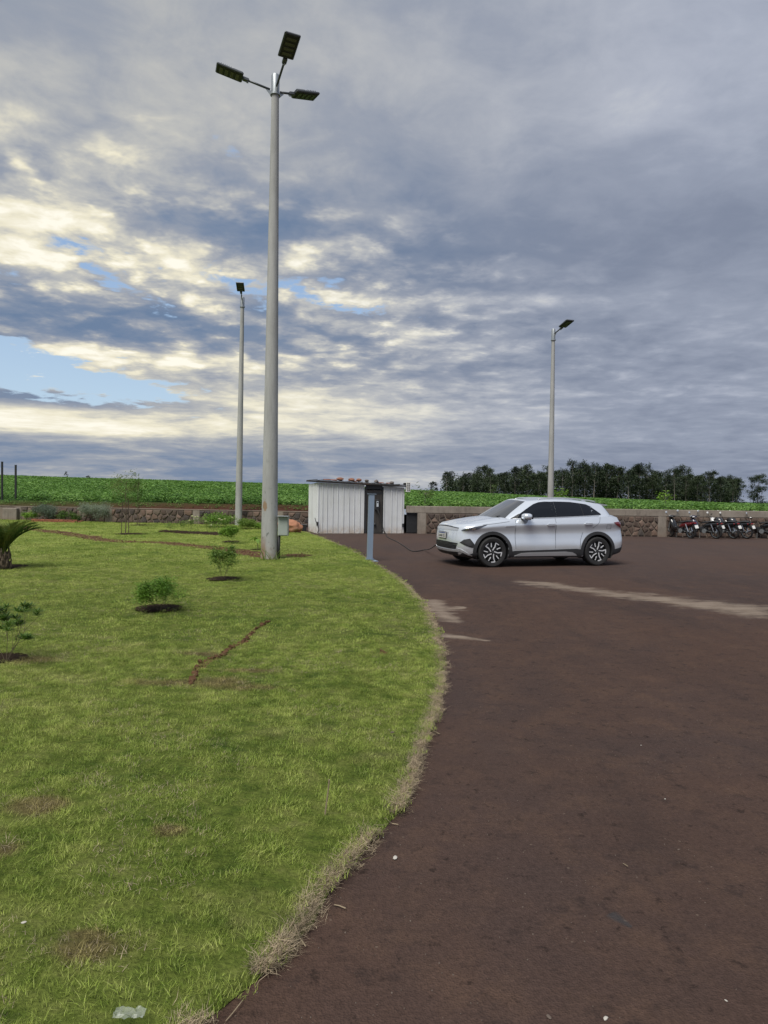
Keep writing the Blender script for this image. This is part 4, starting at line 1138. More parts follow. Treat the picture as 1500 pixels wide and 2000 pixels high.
# young growth poking above the field
def field_tree(px, py, Y, H, Wd, label, seed, mat):
    q = A(px, py, Y); root = empty('field_sapling', (q.x, Y, field_z(q.x, Y) if Y > 35 else 1.02), 0, label, 'young tree'); rng = np.random.default_rng(seed); mb = MB(); tips = []
    H = H + (q.z-root.location.z)
    mb.tube([(0, 0, -.1), (0, 0, H*.85)], [.02, .01], 5)
    for i in range(7): a = rng.uniform(0, 6.283); grow(rng, Vector((0, 0, H*rng.uniform(.5, .85))), (math.cos(a), math.sin(a), .5), Wd*.3, .008, 1, tips, mb, 2, .7, .1)
    mb.build('trunk', MT['bark_pale'], root); V = []; F = []
    for t in tips: leaf_quads(V, F, t, rng, 9, .12, .16, .4)
    raw('crown', V, F, MT[mat], root)
field_tree(1092, 975, 33, .45, .55, 'small bright green sapling right behind the pole behind the car', 71, 'shrub')
field_tree(830, 985, 32.5, .7, .7, 'thin young tree behind the wall, right of the shed', 72, 'olive')
field_tree(1300, 975, 36, .25, .6, 'pale green sapling in the field in front of the wood, above the wall column', 73, 'shrub')
field_tree(963, 965, 60, .9, .5, 'thin young tree in the field above the car bonnet', 74, 'olive')

# ------------------------------------------------------------------ eucalyptus wood beyond the field
def euca_proto(seed, H, cr, bare, dens):
    rng = np.random.default_rng(seed); mb = MB(); bend = rng.normal(0, .02, 2)*H
    pts = [Vector((bend[0]*t*t, bend[1]*t*t, H*t*.93)) for t in np.linspace(0, 1, 7)]; mb.tube([(p_.x, p_.y, p_.z-(.6 if i == 0 else 0)) for i, p_ in enumerate(pts)], [.028*H*.55*(1-.82*i/6) for i in range(7)], 6)
    V = []; F = []; n = int(17*dens)
    for i in range(n):
        t = bare + (1-bare)*(i+rng.uniform(0, 1))/n; j = min(int(t*6), 5); p_ = pts[j].lerp(pts[j+1], t*6-j)
        a = rng.uniform(0, 6.283); ln = cr*(.35+.75*math.sin(math.pi*min(1, (t-bare)/(1-bare)*.8+.18)))*rng.uniform(.45, 1.1)
        e_ = p_+Vector((math.cos(a)*ln, math.sin(a)*ln, ln*rng.uniform(.3, 1.0))); mb.tube([p_, p_.lerp(e_, .5)+Vector((0, 0, -.1)), e_], [.05, .035, .015], 4, cap=False)
        for k in range(3):
            c_ = np.array(e_) + rng.normal(0, .45, 3)*cr*.35
            leaf_quads(V, F, c_, rng, int(40*dens), cr*.145, .40, .6, .3, .7)
    leaf_quads(V, F, np.array(pts[-1])+np.array((0, 0, .2)), rng, 60, cr*.22, .42, .55, .3, .7)
    tr = mb.build('trunk', MT['bark_pale']); cw = raw('crown', V, F, MT['euca']); root = empty('eucalyptus_tree'); tr.parent = root; cw.parent = root
    return root, H
protos = [euca_proto(100+i, H, cr, br, dn) for i, (H, cr, br, dn) in enumerate([(14, 2.6, .42, 1.0), (13, 3.0, .25, 1.3), (15, 2.3, .52, .8), (12, 3.2, .15, 1.5), (14, 2.8, .34, 1.15), (13.5, 2.0, .45, .8), (12, 3.4, .12, 1.6)])]
topx = [838, 862, 900, 940, 1000, 1050, 1100, 1150, 1200, 1250, 1300, 1350, 1400, 1440, 1462, 1480, 1500, 1540, 1700]
topy = [938, 929, 925, 921, 915, 913, 909, 907, 911, 912, 919, 922, 925, 930, 940, 938, 935, 925, 920]
rng = np.random.default_rng(77); used = set()
def plant_tree(px, Y, k, top, label, group=None):
    q = A(px, 950, Y); z0 = field_z(q.x, Y) - .3; t = A(px, top, Y).z; root, H = protos[k]
    o = root if k not in used else copy_tree(root)
    used.add(k); sc = (t-z0)/H; o.location = (q.x, Y, z0); w_ = sc*rng.uniform(.85, 1.1); o.scale = (w_, w_, sc); o.rotation_euler = (0, 0, rng.uniform(0, 6.283))
    tag(o, label, 'tree', group)
front = [846, 872, 905, 932, 958, 985, 1006, 1030, 1052, 1098, 1118, 1142, 1160, 1184, 1206, 1228, 1250, 1274, 1300, 1318, 1340, 1362, 1386, 1408, 1432, 1480]
ords = ['first', 'second', 'third', 'fourth', 'fifth', 'sixth', 'seventh', 'eighth', 'ninth', 'tenth', 'eleventh', 'twelfth', 'thirteenth', 'fourteenth', 'fifteenth', 'sixteenth', 'seventeenth', 'eighteenth']
nl = len([v for v in front if v < 1075])
for i, px in enumerate(front):
    tpx = float(np.interp(px, topx, topy)) + (rng.uniform(-11, -3) if i % 3 == 1 else rng.uniform(-3, 9))
    if px == 846: lb = 'small low tree at the far left end of the eucalyptus wood'
    elif px == 872: lb = 'thin see-through tree, second from the left end of the wood'
    elif px == 1480: lb = 'rounded tree standing alone at the right end of the wood, past a gap of sky'
    elif px == 1432: lb = 'last tree of the main wood, just left of the gap of sky'
    elif px < 1075: lb = f'front-row tree of the wood, {ords[nl-1-i]} left of the pole behind the car'
    elif px < 1432: lb = f'front-row tree of the wood, {ords[i-nl]} right of the pole behind the car'
    else: lb = 'dark tree beyond the right edge of the photo, past the lone tree'
    g_ = 'eucalyptus trees of the wood' if px < 1500 else 'trees beyond the right edge'
    k = [3, 5, 1, 3, 0, 1, 4, 1, 3, 2, 4, 0, 2, 3, 5, 2, 1, 6, 5, 2, 4, 3, 0, 1, 4, 3, 1, 4, 3][i]
    plant_tree(px, 222+rng.uniform(-6, 6), k, tpx + (6 if k in (1, 3, 6) and px not in (846, 1480) else 0), lb, g_)
for i in range(36):
    px = 880 + i*(1440-880)/35 + rng.uniform(-5, 5); Y = rng.uniform(236, 262); k = int(rng.integers(0, 7)); tpx = float(np.interp(px, topx, topy)) + (rng.uniform(-10, 0) if i % 4 == 0 else rng.uniform(0, 12))
    plant_tree(px, Y, k, tpx, 'tall eucalyptus in the rear rows, its crown showing over the front trees', 'eucalyptus trees in the rear rows')
# undergrowth and closed foliage of the wood
V = []; F = []
for i in range(2800):
    px = rng.uniform(868, 1436); Y = rng.uniform(226, 262); q = A(px, 950, Y); z0 = field_z(q.x, Y); tz = A(px, float(np.interp(px, topx, topy)), Y).z
    c_ = np.array((q.x, Y, z0 + (tz-z0)*rng.uniform(0, 1)**1.1*.80)); leaf_quads(V, F, c_, rng, 16, 1.0, .75, .6, .3, .7)
u = raw('undergrowth', V, F, MT['euca'], kind='stuff')
# two tiny far trees on the skyline at left
for px, pt, lb in ((129, 921, 'tiny lone tree on the skyline at left'), (172, 928, 'tiny dark bush on the skyline right of the lone tree')):
    q = A(px, 935, 190); z0 = field_z(q.x, 190); t = A(px, pt, 190).z; o = copy_tree(protos[5 if px < 150 else 3][0]); s_ = (t-z0)/13.; o.scale = (s_*.9, s_*.9, s_); o.location = (q.x, 190, z0); tag(o, lb, 'tree', 'trees on the skyline')

# ------------------------------------------------------------------ electric car
from mathutils.bvhtree import BVHTree
CAR_RZ = R(16)
fw = G(958, 1107.5); ax = Vector((math.cos(CAR_RZ), math.sin(CAR_RZ), 0)); lat = Vector((-math.sin(CAR_RZ), math.cos(CAR_RZ), 0))
car_o = fw + lat*.80 - ax*.87          # nose centre on the ground
car = empty('car', (car_o.x, car_o.y, 0), CAR_RZ, 'silver-white electric hatchback SUV parked side on, charging cable at its nose', 'car')
m, g, b = newmat('car_paint'); p = coords(g)
setb(g, b, col=(.56, .60, .65), rough=.22, metal=.45, coat=1.0, crough=.03, spec=.5)
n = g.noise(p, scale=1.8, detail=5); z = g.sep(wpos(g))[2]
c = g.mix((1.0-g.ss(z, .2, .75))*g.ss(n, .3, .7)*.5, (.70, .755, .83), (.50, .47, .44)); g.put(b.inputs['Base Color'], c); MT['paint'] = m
m, g, b = newmat('tinted_glass'); setb(g, b, col=(.008, .010, .014), rough=.05, spec=.42, coat=.0, crough=.03); MT['glass'] = m
m, g, b = newmat('windscreen_glass'); setb(g, b, col=(.05, .053, .056), rough=.05, spec=1.0, coat=1.0, crough=.03); MT['wglass'] = m
m, g, b = newmat('lamp_glass'); setb(g, b, col=(.05, .055, .07), rough=.08, spec=.8, coat=1.0); MT['lampglass'] = m
m, g, b = newmat('tail_glass'); setb(g, b, col=(.16, .008, .012), rough=.12, spec=.8, coat=1.0); MT['tail'] = m
MT['clad'] = simple('grey_cladding', (.028, .029, .032), .6, var=.12)
MT['silver_trim'] = simple('silver_trim', (.55, .57, .60), .35, .6, var=.04)
MT['rim_dark'] = simple('rim_dark', (.020, .021, .023), .4, .3, var=.1)
MT['rim_face'] = simple('rim_face', (.78, .80, .83), .3, .35, var=.03)
XC = [.62, 1.2, 2.0, 2.9, 3.6, 4.05]
def ring(uF, uR, Wd, zs, fr=.0, wf=None):
    """half ring from the nose centre along the side to the tail centre"""
    w62 = wf or Wd
    P = [(uF, 0), (uF+.025, .42), (uF+.11, .70), (uF+.27, .84*Wd/.93+.02), (.62, w62*.985), (1.2, Wd), (2.0, Wd), (2.9, Wd), (3.6, Wd), (4.05, Wd*.965), (uR-.12, Wd*.86), (uR-.03, .48), (uR, 0)]
    zz = [interp(u, [0, .62, 1.2, 2.47, 3.5, 4.0, 4.45], zs) for u, _ in P]
    return crom([(u, y, z) for (u, y), z in zip(P, zz)], 150)
rings = [ring(.16, 4.30, .78, [.24, .22, .21, .21, .21, .23, .30]),
         ring(.06, 4.40, .885, [.29, .26, .235, .235, .235, .26, .34]),
         ring(.015, 4.44, .918, [.40, .40, .39, .39, .39, .41, .46]),
         ring(.0, 4.455, .920, [.54, .54, .53, .53, .53, .56, .60]),
         ring(.005, 4.445, .898, [.66, .66, .66, .67, .68, .72, .74]),
         ring(.02, 4.42, .892, [.77, .79, .80, .82, .84, .88, .88]),
         ring(.035, 4.395, .924, [.85, .89, .93, .965, .985, 1.0, .98]),
         ring(.07, 4.37, .912, [.905, .95, 1.00, 1.035, 1.055, 1.06, 1.04]),
         ring(.14, 4.33, .868, [.945, 1.005, 1.075, 1.135, 1.175, 1.175, 1.12])]
RG = np.array(rings); S_ = RG.shape[1]
T_ = np.array([crom(RG[:, s], 46) for s in range(S_)]).transpose(1, 0, 2)      # (46, S, 3)
def gridF(a, b_, off=0): return [(off+j*b_+i, off+j*b_+i+1, off+(j+1)*b_+i+1, off+(j+1)*b_+i) for j in range(a-1) for i in range(b_-1)]
def mirror(V, F):
    n = len(V); return list(V)+[(x, -y, z) for x, y, z in V], list(F)+[tuple(n+i for i in reversed(f)) for f in F]
tubV = [tuple(v) for v in T_.reshape(-1, 3)]; tubF = gridF(T_.shape[0], S_)
# bonnet / deck: from the top ring inwards to the centre line
topr = T_[-1]; K = 14; deckV = []; 
def crown(u): return interp(u, [.14, .3, .6, 1.1, 2.0, 4.3], [.0, .035, .065, .085, .10, .06])
for k in range(K+1):
    t = 1-k/K
    for (u, y, z) in topr:
        uc = u + (.0 if u > .5 else 0); bulge = .016*math.exp(-((t-.72)/.12)**2)*interp(u, [.2, .6, 1.1], [0, 1, 1])
        deckV.append((u, y*t, z + crown(u)*(1-t*t) + bulge))
deckF = gridF(K+1, S_)
# greenhouse: base ring -> bulge -> roof ring -> roof centre
B = crom([(.98, 0, 1.10), (1.02, .38, 1.10), (1.16, .68, 1.075), (1.50, .845, 1.085), (2.0, .862, 1.11), (2.5, .866, 1.135), (3.1, .856, 1.16), (3.6, .825, 1.18), (3.93, .77, 1.18), (4.14, .62, 1.15), (4.24, .34, 1.13), (4.26, 0, 1.13)], 120)
Tt = crom([(1.80, 0, 1.555), (1.83, .34, 1.548), (1.94, .54, 1.525), (2.14, .625, 1.535), (2.4, .648, 1.552), (2.75, .652, 1.556), (3.15, .640, 1.535), (3.5, .612, 1.508), (3.72, .585, 1.482), (3.92, .53, 1.450), (4.00, .30, 1.445), (4.02, 0, 1.445)], 120)
gv = []
for k in range(13):
    t = k/12; bl = math.sin(math.pi*t)
    for q, w in zip(B, Tt):
        c_ = q*(1-t)+w*t; out = np.array((c_[0]-2.5, c_[1]*2.5, 0)); out /= (np.linalg.norm(out)+1e-6); c_ = c_ + out*bl*(.028 if c_[0] < 3.5 else .006); gv.append(tuple(c_))
for k in range(1, 10):
    t = 1-k/9
    for (u, y, z) in Tt: gv.append((u + (1-t*t)*(-.02 if u < 2.2 else .0)*0, y*t, z + (1-t*t)*interp(u, [1.8, 2.0, 2.5, 3.2, 4.08], [.012, .035, .055, .055, .02])))
gF = gridF(22, 120)
tV, tF = mirror(tubV, tubF); gV, gF2 = mirror(gv, gF); dV, dF = mirror(deckV, deckF)
bvh_t = BVHTree.FromPolygons(tV, tF); bvh_g = BVHTree.FromPolygons(gV, gF2); bvh_d = BVHTree.FromPolygons(dV, dF)
AXF, AXR, WR, ARC = .87, 3.59, .346, .415
def inarch(u, y, z): return abs(y) > .50 and min(math.hypot(u-AXF, z-WR), math.hypot(u-AXR, z-WR)) < ARC
V = np.array(tV); F = []
for f in tF:
    c_ = V[list(f)].mean(0)
    if not inarch(*c_): F.append(f)
bm = bmesh.new(); vs_ = [bm.verts.new(v) for v in tV]
for f in F: bm.faces.new([vs_[i] for i in f])
n0 = len(vs_)
vd = [bm.verts.new(v) for v in dV]
for f in dF: bm.faces.new([vd[i] for i in f])
bmesh.ops.remove_doubles(bm, verts=bm.verts, dist=.0006)
for v in [v for v in bm.verts if not v.link_faces]: bm.verts.remove(v)
bmesh.ops.recalc_face_normals(bm, faces=bm.faces)
me = bpy.data.meshes.new('body'); bm.to_mesh(me); bm.free(); me.materials.append(MT['paint']); shade(me, R(50))
body = bpy.data.objects.new('body', me); COL.objects.link(body); body.parent = car
bm = bmesh.new(); vs_ = [bm.verts.new(v) for v in gV]
for f in gF2: bm.faces.new([vs_[i] for i in f])
bmesh.ops.remove_doubles(bm, verts=bm.verts, dist=.0006); bmesh.ops.recalc_face_normals(bm, faces=bm.faces)
me = bpy.data.meshes.new('cabin_roof'); bm.to_mesh(me); bm.free(); me.materials.append(MT['paint']); shade(me, R(50))
cabin = bpy.data.objects.new('cabin_roof', me); COL.objects.link(cabin); cabin.parent = car

def patch(name, poly, axis, mat, parent=car, off=.006, bv=None, step=.05, thick=.012, side=-1, smooth=True, mirror_too=False):
    """a panel cut to a 2-D outline and laid on the car's skin; axis Y: outline in (u, z) seen from the side;
       X: outline in (y, z) seen from the front; XR: from the rear; Z: outline in (u, y) from above"""
    bv = bv or bvh_t
    bm = bmesh.new(); vs_ = [bm.verts.new((p_[0], p_[1], 0)) for p_ in poly]; f = bm.faces.new(vs_)
    xs = [p_[0] for p_ in poly]; ys_ = [p_[1] for p_ in poly]
    def cut(co, no):
        bmesh.ops.bisect_plane(bm, geom=bm.verts[:]+bm.edges[:]+bm.faces[:], plane_co=co, plane_no=no)
    x = min(xs)+step
    while x < max(xs): cut((x, 0, 0), (1, 0, 0)); x += step
    y = min(ys_)+step
    while y < max(ys_): cut((0, y, 0), (0, 1, 0)); y += step
    bmesh.ops.triangulate(bm, faces=bm.faces[:])
    base = {}
    for v in bm.verts:
        a, c_ = v.co.x, v.co.y
        if axis == 'Y': o_, d_ = Vector((a, side*3, c_)), Vector((0, -side, 0))
        elif axis == 'X': o_, d_ = Vector((-3, a, c_)), Vector((1, 0, 0))
        elif axis == 'XR': o_, d_ = Vector((8, a, c_)), Vector((-1, 0, 0))
        else: o_, d_ = Vector((a, c_, 4)), Vector((0, 0, -1))
        hit = bv.ray_cast(o_, d_)
        if hit[0] is None:
            near = bv.find_nearest(o_ + d_*(3 if axis != 'Y' else 2.1)); hit = near
        n_ = hit[1]
        if n_.dot(d_) > 0: n_ = -n_
        v.co = hit[0] + n_*off; base[v] = n_.copy()
    be = [e for e in bm.edges if len(e.link_faces) == 1]
    ret = bmesh.ops.extrude_edge_only(bm, edges=be); nv = [q for q in ret['geom'] if isinstance(q, bmesh.types.BMVert)]
    for v in nv:
        h = bv.find_nearest(v.co); n_ = (v.co-h[0]); n_ = n_.normalized() if n_.length > 1e-6 else Vector((0, side, 0)); v.co = v.co - n_*thick
    bmesh.ops.recalc_face_normals(bm, faces=bm.faces)
    me = bpy.data.meshes.new(name); bm.to_mesh(me); bm.free(); me.materials.append(MT[mat])
    if smooth: shade(me, R(35))
    o = bpy.data.objects.new(name, me); COL.objects.link(o); o.parent = parent
    return o
def both(name, poly, mat, **k):
    a = patch(name, poly, 'Y', mat, side=-1, **k); patch(name, poly, 'Y', mat, side=1, **k); return a
def arcpts(cx, cz, r, a0, a1, n): return [(cx+r*math.cos(R(a0+(a1-a0)*i/(n-1))), cz+r*math.sin(R(a0+(a1-a0)*i/(n-1)))) for i in range(n)]
# glass
frontg = [(1.44, 1.115), (2.415, 1.150), (2.415, 1.508), (2.28, 1.510), (2.12, 1.492), (1.98, 1.445), (1.78, 1.335), (1.60, 1.225)]
rearg = [(2.50, 1.153), (3.22, 1.182), (3.19, 1.482), (2.95, 1.508), (2.70, 1.513), (2.50, 1.514)]
quart = [(3.24, 1.183), (3.73, 1.210), (3.72, 1.245), (3.50, 1.405), (3.38, 1.458), (3.208, 1.480)]
for side in (-1, 1):
    for nm, pl_, mt in (('side_window', frontg, 'glass'), ('side_window', rearg, 'glass'), ('side_window', quart, 'glass')):
        patch(nm, pl_, 'Y', mt, side=side, bv=bvh_g, off=.005)
    patch('pillar_cover', [(2.418, 1.150), (2.497, 1.153), (2.497, 1.512), (2.418, 1.508)], 'Y', 'glass', side=side, bv=bvh_g, off=.004)
    patch('pillar_cover', [(3.222, 1.182), (3.238, 1.183), (3.206, 1.480), (3.192, 1.481)], 'Y', 'black_plastic', side=side, bv=bvh_g, off=.004)
    patch('window_trim', [(1.40, 1.098), (2.0, 1.120), (2.8, 1.150), (3.66, 1.193), (3.66, 1.205), (2.8, 1.164), (2.0, 1.134), (1.42, 1.112)], 'Y', 'silver_trim', side=side, bv=bvh_g, off=.010)
ws = [(-.70, 1.115), (-.40, 1.122), (0, 1.125), (.40, 1.122), (.70, 1.115), (.60, 1.33), (.505, 1.505), (.3, 1.528), (0, 1.535), (-.3, 1.528), (-.505, 1.505), (-.60, 1.33)]
patch('windscreen', ws, 'X', 'wglass', bv=bvh_g, off=.005)
patch('rear_window', [(-.60, 1.17), (.60, 1.17), (.50, 1.40), (-.50, 1.40)], 'XR', 'glass', bv=bvh_g, off=.006)
for s in (-1, 1):
    MB().tube([(1.10, s*.08, 1.125), (1.13, s*.42, 1.150), (1.17, s*.62, 1.165)], .009, 6).build('wiper', MT['black_plastic'], car)
    # spoiler side and roof spoiler share the tail
sp_ = MB(); P = [(3.92, .56, 1.452), (4.16, .50, 1.432), (4.22, .25, 1.438), (4.235, 0, 1.44)]
sv = [(3.72, .575, 1.492), (3.76, .3, 1.522), (3.78, 0, 1.530)] + [(4.06, .555, 1.452), (4.14, .3, 1.468), (4.155, 0, 1.474)] + [(4.05, .545, 1.430), (4.12, .3, 1.440), (4.135, 0, 1.446)] + [(3.80, .56, 1.43), (3.83, .3, 1.44), (3.84, 0, 1.44)]
sf = []
for r_ in range(3):
    for k in range(2): sf.append((r_*3+k, r_*3+k+1, (r_+1)*3+k+1, (r_+1)*3+k))
sf.append((0, 3, 6, 9)); sv2, sf2 = mirror(sv, sf); MB().add(sv2, sf2).build('spoiler', MT['paint'], car, smooth=True, angle=R(40))
MB().prism([(3.62, 1.60-.055), (3.80, 1.60-.085), (3.785, 1.575), (3.74, 1.585)], .03, Matrix.Translation((0, -.015, -.02))).build('antenna_fin', MT['paint'], car)
for s in (-1, 1):
    pts = [(2.15, s*.575, 1.560), (2.3, s*.585, 1.590), (2.8, s*.595, 1.602), (3.4, s*.575, 1.565), (3.72, s*.555, 1.525)]
    MB().tube([tuple(v) for v in crom(pts, 18)], .014, 8).build('roof_rail', MT['silver_trim'], car, smooth=True)
# wheel openings, cladding, sill
for cxw, nm in ((AXF, 'front'), (AXR, 'rear')):
    for s in (-1, 1):
        outer = arcpts(cxw, WR, .475, -16 if cxw < 1 else -12, 192, 30); inner = arcpts(cxw, WR, .400, 192, -16 if cxw < 1 else -12, 30)
        patch('wheel_arch', outer+inner, 'Y', 'clad', side=s, off=.018, thick=.035, step=.06)
        mb = MB(); mb.lathe([(.404, s*.50), (.404, s*.90)], 40, 'Y', (cxw, 0, WR), cap=False); mb.lathe([(.404, s*.50), (.01, s*.49)], 40, 'Y', (cxw, 0, WR), cap=False)
        mb.v = [(x, y, max(z, .18)) for x, y, z in mb.v]; mb.build('wheel_well', MT['black_plastic'], car)
both('sill', [(1.30, .235), (3.16, .235), (3.16, .30), (3.12, .40), (3.02, .415), (1.40, .375), (1.32, .36)], 'clad', off=.012)
both('sill_trim', [(1.40, .262), (3.03, .262), (2.98, .30), (2.90, .332), (2.72, .352), (1.80, .338), (1.58, .325), (1.50, .30)], 'silver_trim', off=.024)
both('door_handle', [(2.225, .972), (2.245, .960), (2.42, .966), (2.435, .985), (2.42, .998), (2.24, .992)], 'silver_trim', off=.030, thick=.025, step=.03)
both('door_handle', [(3.205, .995), (3.225, .983), (3.40, .989), (3.415, 1.008), (3.40, 1.020), (3.22, 1.015)], 'silver_trim', off=.030, thick=.025, step=.03)
def seam(pts, w=.007, **k):
    """shut line: thin dark strip following the given (u, z) line"""
    L1 = []; L2 = []
    for i, (u, z) in enumerate(pts):
        a = pts[max(i-1, 0)]; c_ = pts[min(i+1, len(pts)-1)]; d = Vector((c_[0]-a[0], c_[1]-a[1])).normalized(); L1.append((u-d.y*w/2, z+d.x*w/2)); L2.append((u+d.y*w/2, z-d.x*w/2))
    return both('shut_line', L1+L2[::-1], 'black_plastic', off=.0025, thick=.004, step=.06, **k)
seam([(1.43, 1.085), (1.425, .95), (1.425, .60), (1.44, .42)]); seam([(2.455, 1.125), (2.465, .90), (2.46, .60), (2.455, .42)])
seam([(3.66, 1.165), (3.62, 1.05), (3.50, .95), (3.38, .86)][0:2] + [(3.56, .985), (3.44, .90)])
seam([(3.185, .80), (3.12, .62), (3.10, .42)])
seam([(1.28, 1.045), (.95, 1.0), (.62, .965)])
both('badge_strip', [(1.16, .925), (1.40, .938), (1.40, .950), (1.17, .940)], 'silver_trim', off=.008, thick=.006)
# shoulder crease light line, fuel flap, side marker
seam([(3.83, .985), (3.83, .885), (3.95, .885), (3.95, .985), (3.83, .985)], .005)
# nose
def front(name, poly, mat, off=.008, thick=.014, **k): return patch(name, poly, 'X', mat, off=off, thick=thick, **k)
both('headlight', [(.16, .826), (.20, .862), (.34, .905), (.52, .938), (.72, .968), (.62, .925), (.50, .870), (.36, .845), (.22, .826)], 'lampglass', off=.008, step=.03)
both('light_strip', [(.17, .858), (.34, .902), (.52, .936), (.68, .962), (.66, .956), (.44, .916), (.26, .880)], 'silver_trim', off=.014, thick=.006, step=.03)
both('lamp_lens', [(.24, .842), (.30, .850), (.30, .874), (.24, .862)], 'chrome', off=.016, thick=.008, step=.03)
both('lamp_lens', [(.36, .855), (.44, .868), (.44, .892), (.36, .880)], 'chrome', off=.016, thick=.008, step=.03)
front('nose_panel', [(-.66, .832), (-.3, .826), (0, .824), (.3, .826), (.66, .832), (.66, .872), (.3, .893), (0, .898), (-.3, .893), (-.66, .872)], 'silver_trim')
front('nose_slot', [(-.66, .872), (-.3, .896), (0, .902), (.3, .896), (.66, .872), (.66, .888), (.3, .914), (0, .920), (-.3, .914), (-.66, .888)], 'black_plastic', off=.011)
lip = front('lower_intake', [(-.62, .405), (-.30, .40), (.30, .40), (.62, .405), (.66, .50), (.45, .525), (-.45, .525), (-.66, .50)], 'black_plastic', off=.006)
for i in range(3): front('intake_slat', [(-.60, .425+i*.033), (.60, .425+i*.033), (.60, .437+i*.033), (-.60, .437+i*.033)], 'clad', off=.016, parent=car)
front('silver_lip', [(-.70, .352), (-.3, .338), (.3, .338), (.70, .352), (.70, .398), (.3, .385), (-.3, .385), (-.70, .398)], 'silver_trim', off=.018, thick=.03)
front('upper_lip', [(-.68, .515), (-.3, .53), (.3, .53), (.68, .515), (.68, .545), (.3, .562), (-.3, .562), (-.68, .545)], 'black_plastic', off=.012)
front('front_skirt', [(-.62, .262), (.62, .262), (.66, .335), (-.66, .335)], 'black_plastic', off=.008)
both('fog_recess', [(.13, .56), (.20, .63), (.33, .655), (.43, .52), (.46, .455), (.36, .45), (.22, .50)], 'black_plastic', off=.008, step=.03)
both('fog_fin', [(.20, .56), (.32, .60), (.37, .50), (.30, .485)], 'clad', off=.016, thick=.008, step=.03)
both('silver_blade', [(.09, .385), (.12, .372), (.30, .285), (.40, .258), (.40, .272), (.31, .312), (.15, .415), (.09, .43)], 'silver_trim', off=.016, thick=.02, step=.03)
both('skirt', [(.14, .245), (.42, .235), (.505, .245), (.50, .335), (.44, .345), (.34, .30), (.20, .35)], 'clad', off=.011, step=.03)
both('rear_skirt', [(3.99, .25), (4.30, .33), (4.40, .35), (4.43, .44), (4.40, .475), (4.24, .43), (4.08, .40)], 'clad', off=.012, step=.03)
# number plate
hitp = bvh_t.ray_cast(Vector((-3, 0, .70)), Vector((1, 0, 0)))[0]
np_ = MB().box((hitp.x-.022, 0, .695), (.014, .42, .135), bev=.004).build('number_plate', MT['white_plastic'], car)
MB().box((hitp.x-.031, 0, .749), (.005, .405, .022)).build('plate_band', simple('plate_blue', (.02, .05, .22), .4), np_)
MB().box((hitp.x-.014, 0, .695), (.014, .45, .165), bev=.004).build('plate_frame', MT['black_plastic'], car)
def text(name, s_, size, M, mat, parent, ext=.002):
    cu_ = bpy.data.curves.new(name, 'FONT'); cu_.body = s_; cu_.size = size; cu_.extrude = ext; cu_.align_x = 'CENTER'; cu_.align_y = 'CENTER'; cu_.resolution_u = 2
    t = bpy.data.objects.new(name, cu_); COL.objects.link(t); dg = bpy.context.evaluated_depsgraph_get(); me = bpy.data.meshes.new_from_object(t.evaluated_get(dg)); bpy.data.objects.remove(t)
    me.materials.clear(); me.materials.append(mat); o = bpy.data.objects.new(name, me); COL.objects.link(o); o.parent = parent; o.matrix_local = M; return o
text('lettering', 'AANR 021', .095, Matrix.Translation((hitp.x-.031, 0, .678)) @ Matrix.Rotation(R(-90), 4, 'Z') @ Matrix.Rotation(R(90), 4, 'X'), MT['black_plastic'], np_)
# mirrors, lights at the tail
for s in (-1, 1):
    bm = bmesh.new(); bmesh.ops.create_icosphere(bm, subdivisions=3, radius=1)
    for v in bm.verts:
        x, y, z = v.co; k = 1-.25*max(0, x); v.co = Vector((1.66+x*.115, s*(1.00+y*.125*s*1.0), 1.165+z*.078*k)) if False else Vector((1.66+.115*math.copysign(abs(x)**.75, x), s*1.00+.125*math.copysign(abs(y)**.75, y), 1.165+.076*math.copysign(abs(z)**.8, z)))
    me = bpy.data.meshes.new('mirror'); bm.to_mesh(me); bm.free(); me.materials.append(MT['paint']); shade(me)
    mo = bpy.data.objects.new('wing_mirror', me); COL.objects.link(mo); mo.parent = car
    MB().box((1.768, s*1.00, 1.165), (.012, .20, .115), bev=.005).build('mirror_glass', MT['glass'], mo)
    MB().box((1.66, s*1.00, 1.10), (.15, .16, .022), bev=.008).build('mirror_base', MT['black_plastic'], mo)
    MB().tube([(1.60, s*.86, 1.10), (1.63, s*.93, 1.115), (1.65, s*.97, 1.13)], .024, 8).build('mirror_stalk', MT['black_plastic'], mo)
    patch('mirror_sail', [(1.36, 1.108), (1.50, 1.112), (1.60, 1.222), (1.56, 1.212)], 'Y', 'black_plastic', side=s, bv=bvh_g, off=.008)
both('tail_light', [(4.02, 1.035), (4.14, 1.05), (4.32, 1.04), (4.40, .985), (4.40, .90), (4.32, .885), (4.14, .955)], 'tail', off=.012, step=.03)
patch('tail_light_bar', [(-.70, .955), (.70, .955), (.70, 1.0), (-.70, 1.0)], 'XR', 'tail', off=.010)
patch('rear_bumper', [(-.74, .34), (.74, .34), (.78, .50), (-.78, .50)], 'XR', 'clad', off=.010)
MB().box((2.2, 0, .225), (3.6, 1.46, .05)).build('floor_pan', MT['black_plastic'], car)
